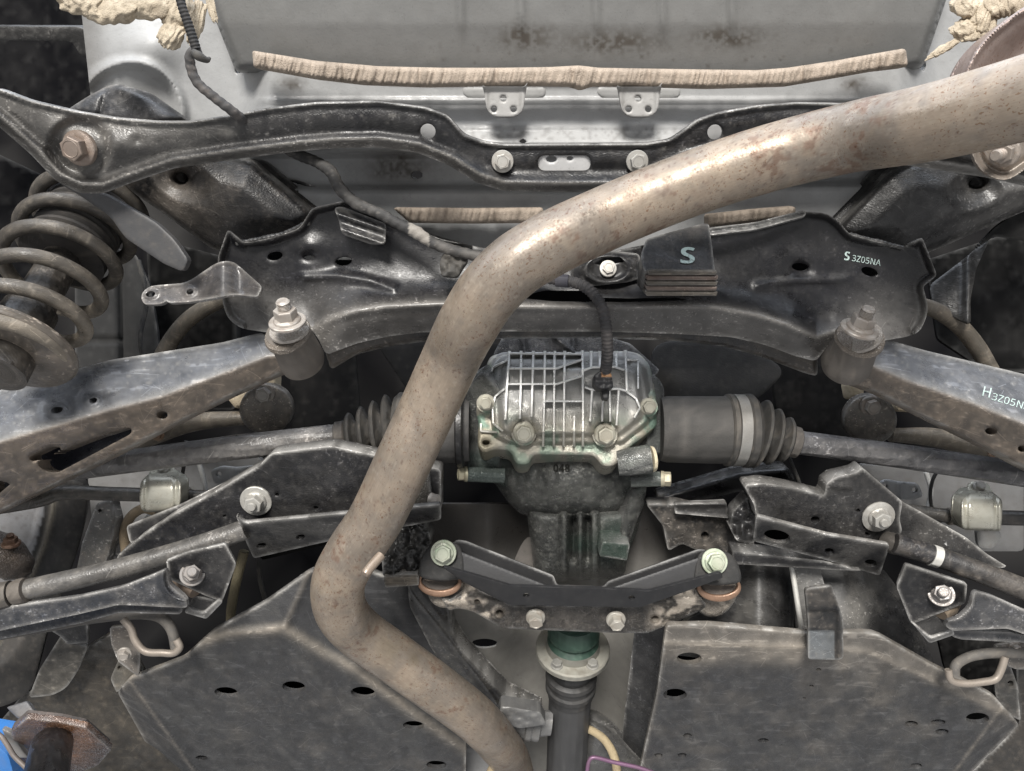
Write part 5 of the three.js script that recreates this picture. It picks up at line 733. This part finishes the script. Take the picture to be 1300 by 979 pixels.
const prop = thing('propeller_shaft', 'dark propeller shaft with a pale round flange and a green seal ring', 'propeller shaft');
{
  // axis runs forward (away from the rear), so each station is a point on one straight world line
  const p0 = P(728, 806, .985), dir = new THREE.Vector3(.0, -.03, -1).normalize(), st = (s, w) => { const q = toPx(p0.clone().addScaledVector(dir, s)); return [q[0], q[1], w * .985 / q[2], q[2]]; };
  const L = (name, rows, m, col, o = {}) => tube(prop, name, rows.map(([s, w]) => st(s, w)), { m: M[m], lin: 1, ar: 56, sub: 4, col, ...o });
  L('seal_ring', [[-.03, 30], [-.012, 32], [-.004, 33], [0, 29], [.004, 28], [.01, 33], [.016, 32], [.02, 26]], 'satin', skin([.022, .05, .036], [.10, .17, .125], .5));
  L('flange', [[.02, 28], [.021, 46], [.023, 47.5], [.030, 47.5], [.032, 46], [.034, 30]], 'zinc', skin([.36, .35, .305], [.16, .13, .1], .45));
  L('flange_hub', [[.010, 33], [.016, 34], [.021, 35]], 'zinc', skin([.22, .215, .19], [.14, .12, .09], .4));
  L('yoke', [[.042, 26], [.06, 29], [.075, 26], [.09, 24]], 'satin', skin([.03, .03, .03], [.13, .12, .1], .3));
  L('shaft_end', [[.07, 30], [.072, 33], [.078, 34], [.082, 31], [.09, 31], [.093, 33.5], [.10, 33.5], [.104, 30.5], [.115, 30]], 'satin', skin([.03, .03, .03], [.12, .11, .1], .3));
  L('shaft_tube', [[.115, 28.5], [1.3, 28.5]], 'satin', skin([.04, .04, .041], [.12, .118, .115], .35), { sub: 50 });
  for (const a of [-.62, .62, 2.5, -2.5]) { const q = toPx(p0.clone().addScaledVector(dir, .018)), c = p0.clone().addScaledVector(dir, .02), r = 38 * .985 / F; const b = c.clone().add(new THREE.Vector3(Math.sin(a) * r, -Math.cos(a) * r, 0)), z = toPx(b); const B = bolt(prop, z[0], z[1], z[2], 6.8, { ax: [0, .866, .5], m: M.zinc, h: .7, flange: 1.2, col: skin([.34, .335, .31], [.12, .1, .08], .5) }); }
}
const filt = thing('fuel_filter', 'grey clamp-banded hose joint beside the propeller shaft', 'hose joint');
tube(filt, 'body', [[640, 910, 18, 1.04], [652, 914, 19, 1.04], [666, 918, 20, 1.04], [668, 918, 22, 1.04], [674, 918, 22, 1.04], [676, 918, 20, 1.04], [680, 918, 22, 1.04], [685, 918, 22, 1.04], [687, 918, 16, 1.04], [700, 918, 15, 1.04]], { m: M.zinc, lin: 1, col: skin([.2, .2, .2], [.3, .28, .25], .4) });
const fuel = thing('fuel_line', 'cream fuel line curving right of the propeller shaft', 'pipe');
tube(fuel, 'pipe', [[738, 925, 5, 1.08], [752, 928, 5, 1.06], [768, 940, 5.2, 1.05], [780, 962, 5.5, 1.04], [786, 1010, 5.5, 1.03]], { m: M.beige, seg: 30, col: skin([.36, .29, .18], [.2, .16, .11], .5) });
tube(thing('fuel_line', 'short cream fuel line at the bottom edge left of the exhaust end', 'pipe'), 'pipe', [[632, 962, 5, 1.05], [620, 985, 5, 1.05], [600, 1030, 5, 1.05]], { m: M.beige, seg: 12, col: skin([.36, .29, .18], [.2, .16, .11], .5) });
const cup = thing('dark_cover', 'dark rounded metal cover behind the cream fuel line', 'cover');
sheet(cup, 'cover', [[744, 915], [756, 912], [776, 925], [800, 950], [840, 990], [840, 1060], [740, 1060]], { p: [780, 960, 1.09], n: [0, -.3, .95], t: .02, s: 3, r: 10, m: M.gloss, roll: [14, .02], h: (x, y) => .03 * gau(Math.hypot(x - 762, y - 940), 22), col: skin([.09, .09, .09], [.2, .19, .17], .4) });
const hook = thing('wire_bracket', 'thin purple wire bracket at the bottom edge right of the propeller shaft', 'bracket');
tube(hook, 'wire', [[743, 1020, 2.6, .98], [745, 985, 2.6, .98], [748, 966, 2.6, .98], [752, 962, 2.6, .98], [780, 968, 2.6, .98], [815, 976, 2.6, .98], [850, 990, 2.6, .98]], { m: M.zinc, seg: 60, ar: 12, col: skin([.17, .09, .155], [.14, .1, .12], .5) });
sheet(thing('grey_canister', 'grey metal canister bottom left of the exhaust end', 'canister'), 'body', [[582, 932], [640, 948], [640, 1060], [590, 1060]], { p: [610, 970, 1.09], n: [0, -.3, .95], t: .02, s: 3, r: 6, m: M.grey, h: (x, y) => .004 * gau(y - 950, 3), roll: [6, .008], col: cGrey([.22, .22, .22], .4) });

for (const [lab, pts] of [['thin black wire hanging beside the right axle boot', [[1000, 574, 2.2, .93], [1006, 590, 2.2, .93], [1014, 610, 2.2, .935], [1020, 628, 2.2, .94]]], ['thin grey brake line crossing behind the left stabiliser clamp', [[236, 560, 2.4, .99], [232, 600, 2.4, 1.0], [222, 640, 2.4, 1.0], [214, 680, 2.4, 1.0], [200, 700, 2.4, 1.0]]], ['thin brake line looping behind the right stabiliser clamp', [[1196, 590, 2.2, 1.0], [1184, 610, 2.2, 1.0], [1182, 640, 2.2, 1.01], [1196, 670, 2.2, 1.02]]], ['thin black wire along the left wheel housing behind the spring', [[176, 330, 3, .95], [186, 380, 3, .96], [178, 430, 3, .96], [184, 470, 3, .97]]], ['thin hose dropping from the left subframe leg beside the exhaust', [[470, 600, 4, .93], [490, 622, 4, .93], [498, 650, 4, .93], [492, 676, 4, .93]]]]) tube(thing('thin_line', lab, 'pipe'), 'line', pts, { m: M.rubber, seg: 40, ar: 10, col: skin([.04, .04, .04], [.22, .2, .17], .5) });
// ---------------------------------------------------------------- fuel tank covers
const cCov = (x) => (c) => { const k = skin([.034, .0345, .037], [.235, .21, .18], .12, x)(c), w = fbm({ x: c.p.x * 1.0 + c.p.z * .5, y: c.p.z * .3 - c.p.x * .2, z: 1 }, 70, 3, 3); return mixc(k, [.15, .148, .142], .14 * sst(.5, .75, w)); };
const covL = thing('tank_cover', 'left grey-black plastic tank cover with oval holes, left of the exhaust pipe', 'tank cover');
{
  const r1 = lineDist([[120, 892], [164, 860], [230, 828], [290, 806], [359, 800], [406, 828], [450, 852], [520, 905], [600, 960]]), r2 = lineDist([[359, 800], [391, 728]]), r3 = lineDist([[160, 858], [246, 980], [300, 1060]]);
  const h = (x, y) => { const a = r1(x, y); const hw = Math.abs(r2(x, y)); return -.0006 * Math.max(0, -a) + .003 * gau(a, 6) - .0014 * Math.max(0, r3(x, y) ) + .003 * (y < 800 ? gau(hw, 6) : 0) + .002 * gau(r3(x, y), 3) + .0025 * (fbm({ x: x * .006, y: y * .006, z: 0 }, 2, 3) - .5); };
  sheet(covL, 'cover_panel', [[392, 726], [430, 712], [520, 742], [552, 780], [590, 860], [592, 930], [590, 1070], [250, 1070], [205, 979], [149, 879, 4], [164, 862], [233, 836], [271, 801], [338, 764]], { p: [360, 850, .935], n: DN, t: .006, s: 3, r: 6, m: M.plastic, h, holes: [[287, 879, 15, 6.5, 4], [373, 872, 15, 7, 4], [461, 879.5, 15.5, 7.5, 4], [525, 921, 13.5, 5.5, 2], [554, 971, 13, 5, 2], [256, 962, 8, 2.8, 4], [208, 964, 5, 2, 10]],
    col: cCov((c, a, b, s) => .5 * gau(r3(c.X, c.Y), 2) * (.4 + b) + .4 * (c.Y < 800 ? gau(r2(c.X, c.Y), 4) : 0) + .75 * gau(r1(c.X, c.Y) + 2, 7) * (.5 + a) + .1 * sst(.5, .75, a) - .1 * sst(0, -20, r1(c.X, c.Y)) + .3 * gau(c.e, 3)) });  // fold and crease highlights painted in, along with dust patches
}
const covR = thing('tank_cover', 'right grey-black plastic tank cover with small holes and a pale upper ledge, dusty below the fold', 'tank cover');
{
  const r1 = lineDist([[840, 818], [1026, 823], [1100, 829], [1131, 842], [1215, 880], [1270, 905], [1330, 935]]), r3 = lineDist([[1310, 860], [1267, 905], [1205, 990], [1150, 1070]]), r0 = lineDist([[800, 1070], [830, 930], [852, 800]]);
  const h = (x, y) => { const a = r1(x, y), c = r0(x, y); return -.0004 * Math.max(0, -a) + .003 * gau(a, 5) - .0013 * Math.max(0, -r3(x, y)) * (r3(x, y) < 0 ? 1 : 0) + .0025 * (fbm({ x: x * .006, y: y * .006, z: 4 }, 2, 3) - .5) + .004 * gau(Math.hypot(x - 935, (y - 908) * 2), 12); };
  sheet(covR, 'cover_panel', [[846, 794, 5], [900, 793], [1026, 804], [1110, 803, 14], [1188, 847], [1220, 862], [1262, 884], [1294, 920, 4], [1230, 984], [1180, 1070], [790, 1070], [812, 979], [834, 880]], { p: [1000, 870, .915], n: DN, t: .006, s: 3, r: 8, m: M.plastic, h, holes: [[875, 836, 16, 7.5], [857, 882, 15, 7.5], [873, 934, 6, 3], [836, 959, 6, 2.6], [866, 959, 6.5, 2.8], [969, 940, 7, 2.8], [1157, 919, 8.5, 3.6], [1191, 917, 10, 3.4], [1196, 929, 9, 3.4], [1241, 912, 15, 7], [1163, 972, 8.5, 2.8], [1039, 850, 3.6, 1.8], [1030, 871, 3.4, 1.6], [1021, 887, 3, 1.6], [992, 945, 3, 1.4]],
    col: cCov((c, a, b, s) => .5 * gau(r3(c.X, c.Y), 2) * (.4 + b) + .75 * gau(r1(c.X, c.Y) - 9, 13) * (.3 + a) * sst(1240, 1100, c.X + 60) + .3 * sst(4, -6, r1(c.X, c.Y)) + .3 * gau(r1(c.X, c.Y), 5) + .1 * sst(.5, .75, a) + .3 * gau(c.e, 3) + .35 * gau(Math.hypot(c.X - 1112, c.Y - 872), 26) * b) });  // crease highlight and bright ledge painted in; brown dust under the fold
  sheet(covR, 'strap_tab', [[1022, 748], [1056, 743, 3], [1070, 784], [1071, 836, 5], [1064, 838], [1026, 837, 3], [1026, 790]], { p: [1046, 795, .852], n: [0, -.3, .95], t: .004, s: 2, r: 4, m: M.plastic, h: (x, y) => .012 * sst(776, 772, y) + .006 * gau(x - 1066, 4) + .004 * sst(802, 798, y), col: (c) => (c.Y > 800 && c.X < 1060 ? skin([.12, .13, .14], [.25, .24, .22], .3)(c) : skin([.02, .02, .021], [.2, .175, .15], .45)(c)) });
}
for (const [g, o] of [[covL, [[230, 862], [360, 830], [560, 880], [586, 1000], [250, 1000], [190, 960]]], [covR, [[838, 818], [1110, 850], [1262, 896], [1262, 920], [1180, 985], [815, 985]]]]) sheet(g, 'added_backing', o, { p: [o[0][0], 900, 1.05], n: DN, t: .004, s: 12, wearGlint: 0, m: M.void, col: () => [.004, .004, .004] });  // black sheets added behind the covers so the holes look dark
const tank = thing('fuel_tank', 'dark rounded fuel tank above the right tank cover with a steel strap', 'fuel tank');
sheet(tank, 'tank_shell', [[900, 712], [1120, 720], [1150, 760], [1190, 850], [1190, 870], [840, 830], [880, 780], [930, 760]], { p: [1020, 770, .985], n: [0, .25, .97], t: .03, s: 3, r: 10, wearGlint: .1, m: M.gloss, h: (x, y) => .03 * Math.cos((x - 1000) * .012) + .016 * gau(x - 965, 26) - .015 * gau(x - 1000, 6) + .02 * gau(x - 1090, 40) - .012 * gau(x - 1008, 4) - .02 * sst(1130, 1190, x), col: skin([.024, .024, .025], [.19, .183, .17], .2, (c, a) => .2 * sst(.55, .7, a) + .3 * gau(c.X - 1092, 18) + .2 * gau(c.X - 960, 20)) });  // two upright highlight streaks painted in as pale bands
tube(tank, 'strap_edge', [[1003, 706, 3.4, .925], [1010, 750, 3.4, .92], [1018, 802, 3.4, .915]], { m: M.zinc, seg: 20, ar: 12, col: skin([.62, .61, .58], [.3, .28, .25], .4) });
sheet(tank, 'strap', [[1004, 704], [1036, 706], [1048, 746], [1024, 752], [1024, 800], [1012, 806]], { p: [1024, 745, .925], n: [0, -.2, .97], t: .004, s: 2, r: 3, m: M.black, col: skin([.12, .12, .12], [.3, .29, .27], .4) });

// ---------------------------------------------------------------- lower left: wheel, brake shield, cable loop, jack
const wheel = thing('road_wheel', 'dark inner side of the left rear wheel and tyre behind the toe link', 'wheel');
{
  const arc = lineDist([[66, 620], [62, 650], [52, 690], [38, 726], [20, 770], [-10, 820]]);
  sheet(wheel, 'tyre', [[60, 606], [112, 612], [110, 650], [98, 700], [84, 740], [60, 800], [40, 880], [0, 900], [-120, 900], [-120, 620]], { p: [60, 700, 1.02], n: [.4, -.1, .9], t: .03, s: 3, r: 20, m: M.rubber, h: (x, y) => { const a = -arc(x, y); return .02 * sst(0, 30, a) + .006 * gau(a - 3, 3) - .03 * sst(-6, -14, a); }, col: (c) => { const a = -arc(c.X, c.Y); const k = skin([.024, .023, .022], [.12, .105, .09], .4)(c); return a < -6 ? skin([.20, .2, .205], [.08, .07, .06], .6)(c) : mixc(k, [.3, .27, .22], .8 * gau(a - 4, 3)); } });
  tube(wheel, 'caliper', [[-30, 690, 24, .97], [4, 706, 26, .965], [24, 722, 20, .965], [32, 732, 9, .965]], { m: M.cast, seg: 20, col: skin([.07, .058, .05], [.18, .14, .11], .6) });
  bolt(wheel, 14, 690, .95, 8, { ax: [.1, .9, .3], m: M.pipe, stud: .6, col: skin([.16, .09, .06], [.1, .07, .05], .5) });
}
const arm2 = thing('control_link', 'flat grey vertical suspension arm left of the subframe leg', 'suspension arm');
sheet(arm2, 'arm', [[122, 640], [142, 632], [148, 660], [140, 700], [132, 725], [96, 730], [104, 690]], { p: [124, 690, .97], n: [-.2, -.1, .97], t: .012, s: 3, r: 4, m: M.black, roll: [4, .004], holes: [[127, 648, 2.5]], col: skin([.09, .088, .084], [.2, .175, .15], .6) });
sheet(arm2, 'rib', [[146, 640], [152, 650], [158, 690], [154, 706], [146, 704], [150, 676]], { p: [150, 670, .98], n: [.2, 0, 1], t: .01, s: 2.5, r: 3, m: M.black, col: cBlack(.3) });
const hose = thing('brake_hose', 'dusty beige and dark hoses behind the left subframe leg', 'hose');
tube(hose, 'hose', [[160, 700, 6, .98], [158, 676, 6, .98], [166, 656, 6, .975], [182, 646, 6, .97], [200, 650, 6, .97]], { m: M.beige, seg: 24, col: skin([.26, .2, .13], [.12, .1, .07], .5) });
tube(hose, 'hose', [[292, 812, 5, .97], [294, 770, 6, .965], [302, 730, 6, .96], [310, 700, 6, .955]], { m: M.beige, seg: 24, col: skin([.22, .19, .12], [.12, .1, .07], .5) });
tube(hose, 'hose', [[336, 760, 3, .99], [330, 735, 3, .985], [328, 700, 3, .98]], { m: M.rubber, seg: 16, col: cRubber });
sheet(hose, 'foam_pad', [[176, 664], [190, 650], [204, 664], [188, 690], [172, 690]], { p: [188, 670, .985], n: [0, 0, 1], t: .01, s: 3, r: 4, m: M.grey, col: cGrey([.3, .3, .29], .4) });
for (const [lab, pts] of [['left grey rubber brake hose above the toe link', [[166, 700], [168, 674], [192, 674], [214, 670], [216, 664], [204, 690]]]]) sheet(hose, 'bracket', pts, { p: [190, 680, .97], n: CAM, t: .006, s: 3, r: 2, m: M.black, col: skin([.07, .07, .072], [.16, .14, .12], .4) });
for (const [lab, cab, loop, pl, d, bt] of [
  ['left cable loop in a dusty wire guide beside the tank cover', [[-60, 816, 7, .90], [60, 795, 7.5, .90], [120, 784, 7.5, .90], [185, 779, 7.5, .895], [206, 785, 7, .89], [218, 800, 6.5, .885], [223, 824, 6, .885]], [[156, 786], [166, 798], [172, 814], [184, 827], [206, 829], [221, 829], [228, 822], [224, 812]], [[139, 796], [164, 794], [170, 812], [178, 830], [176, 860], [150, 840], [141, 818]], .89, [158, 830]],
  ['right cable loop in a dusty wire guide beside the tank cover', [[1350, 830, 7.5, .88], [1296, 829, 7, .885], [1250, 830, 6.5, .885], [1226, 836, 6, .885], [1213, 846, 6, .88], [1212, 858, 6, .88]], [[1204, 850], [1208, 864], [1224, 868], [1248, 866], [1264, 862], [1271, 850], [1276, 834]], [[1262, 820], [1300, 812], [1330, 820], [1330, 850], [1290, 850], [1272, 842]], .89, [1287, 822]]]) {
  const g = thing('brake_cable', lab, 'cable'); tube(g, 'cable', cab, { m: M.rubber, seg: 60, col: skin([.09, .085, .08], [.25, .22, .18], .5) });
  tube(g, 'wire_guide', loop.map(([x, y]) => [x, y, 4.6, d - .01]), { m: M.zinc, seg: 60, ar: 14, col: skin([.28, .245, .21], [.22, .18, .15], .5) });
  sheet(g, 'guide_plate', pl, { p: [pl[0][0], pl[0][1], d + .01], n: [0, -.3, .95], t: .003, s: 2, r: 4, m: M.black, col: skin([.12, .11, .1], [.2, .17, .14], .5) });
  bolt(g, bt[0], bt[1], d, 6.5, { ax: [.2, -.3, .93], m: M.zinc, col: cDirtyZinc });
}
const brk = thing('side_gusset', 'dark sheet gusset and floor side between wheel and left tank cover', 'panel');
sheet(brk, 'floor_side', [[30, 880], [60, 870], [112, 822], [150, 800], [178, 850], [240, 979], [260, 1060], [-40, 1060], [-20, 940]], { p: [130, 910, 1.04], n: [0, -.35, .93], t: .01, s: 4, m: M.plastic, h: (x, y) => .02 * vn(x * .025, y * .025, 9), col: skin([.03, .027, .023], [.15, .125, .095], .55) });
sheet(brk, 'splash_flap', [[78, 806], [86, 818], [112, 820], [100, 850], [84, 874, 8], [66, 883], [36, 886, 3], [50, 850]], { p: [80, 845, .97], n: [.2, -.3, .93], t: .006, s: 2.5, r: 5, m: M.plastic, col: skin([.055, .052, .047], [.24, .22, .19], .75) });
sheet(brk, 'corner_plate', [[150, 838], [166, 828], [178, 856], [164, 864], [148, 880], [140, 862]], { p: [160, 850, .96], n: [0, -.3, .93], t: .006, s: 2.5, r: 3, m: M.plastic, holes: [[152, 848, 3]], col: skin([.09, .085, .075], [.22, .19, .15], .6) });
sheet(brk, 'flange_strip', [[60, 798], [110, 790], [112, 816], [86, 818], [76, 808]], { p: [90, 805, .945], n: [0, -.3, .95], t: .006, s: 2.5, r: 2, m: M.black, col: cBlack(.3) });
const sideRt = thing('side_gusset', 'dark sheet panel in the lower right corner beside the tank cover', 'panel');
sheet(sideRt, 'floor_side', [[1290, 840], [1420, 840], [1420, 1060], [1180, 1060], [1230, 984], [1294, 920]], { p: [1290, 930, 1.04], n: [0, -.35, .93], t: .01, s: 4, m: M.plastic, h: (x, y) => .02 * vn(x * .025, y * .025, 9), col: skin([.03, .028, .026], [.13, .11, .09], .5) });
sheet(sideRt, 'corner_plate', [[1262, 864], [1282, 842], [1292, 870], [1296, 915], [1284, 910], [1264, 884]], { p: [1280, 880, .96], n: [0, -.3, .93], t: .006, s: 2.5, r: 3, m: M.plastic, holes: [[1283, 868, 4]], col: skin([.04, .039, .037], [.18, .16, .14], .5) });
sheet(sideRt, 'dark_recess', [[1190, 806], [1300, 806], [1300, 900], [1250, 890], [1200, 850]], { p: [1240, 850, 1.05], n: [0, -.3, .95], t: .006, s: 4, r: 2, m: M.void, col: cBlack(.2, null, [.008, .008, .008]) });

const jack = thing('lift_pad', 'rusty octagonal lift pad on a glossy black post in the lower left corner', 'lift pad');
{
  const cJ = skin([.06, .043, .037], [.32, .15, .07], .3, (c, a, b) => .9 * gau(Math.hypot(c.X - 98, c.Y - 938), 22) * (a + b) + .3 * gau(c.Y - 918, 6)), tp = [[14, 930], [33, 912], [78, 917], [110, 924], [141, 952], [124, 972], [86, 986], [30, 984], [20, 956]];
  sheet(jack, 'pad_plate', tp, { p: [78, 945, .72], n: [0, -.72, .7], t: .005, s: 2, r: 2, m: M.cast, roll: [2.5, .002], col: cJ });
  sheet(jack, 'pad_rubber', tp.map(([x, y]) => [78 + (x - 78) * .98 - 2, 945 + (y - 945) * .95 - 4]), { p: [78, 941, .737], n: [0, -.72, .7], t: .006, s: 2.5, r: 2, m: M.rubber, col: skin([.05, .045, .042], [.16, .12, .1], .6) });
  tube(jack, 'collar', [[68, 940, 17, .70], [66, 944, 18, .69], [66, 952, 18, .685]], { m: M.gloss, lin: 1, col: skin([.04, .035, .032], [.2, .13, .09], .4) });
  tube(jack, 'post', [[66, 946, 24, .69], [62, 966, 25, .66], [52, 1020, 29, .6]], { m: M.gloss, lin: 1, ar: 48, sub: 6, col: skin([.008, .008, .009], [.12, .1, .09], .12) });
}
const lift = thing('vehicle_lift', 'blue painted lift arm with a grey steel guard in the bottom left corner', 'lift arm');
sheet(lift, 'arm_panel', [[-120, 925], [-8, 944], [10, 958], [18, 985], [10, 1080], [-120, 1080]], { p: [5, 960, .74], n: [-.2, -.3, .93], t: .03, s: 3, r: 4, m: M.paint, col: skin([.03, .15, .42], [.13, .16, .22], .45) });
tube(lift, 'guard_rail', [[-20, 926, 3, .70], [0, 934, 3, .70], [8, 944, 3, .70], [18, 960, 3, .70], [34, 976, 3, .70], [50, 1000, 3, .70]], { m: M.zinc, seg: 40, ar: 12, col: skin([.16, .14, .13], [.25, .2, .16], .5) });
sheet(lift, 'guard_plate', [[2, 925], [14, 930], [28, 952], [36, 962], [24, 962], [12, 950]], { p: [18, 945, .715], n: [0, -.3, .95], t: .004, s: 2, r: 2, m: M.zinc, col: skin([.2, .2, .2], [.2, .16, .13], .5) });
sheet(lift, 'pad_bracket', [[8, 898], [34, 890], [46, 906], [30, 914], [22, 912]], { p: [28, 900, .76], n: [0, .3, .95], t: .004, s: 2, r: 2, m: M.zinc, col: skin([.12, .12, .125], [.2, .17, .14], .4) });

settle();
renderer.render(scene, camera);
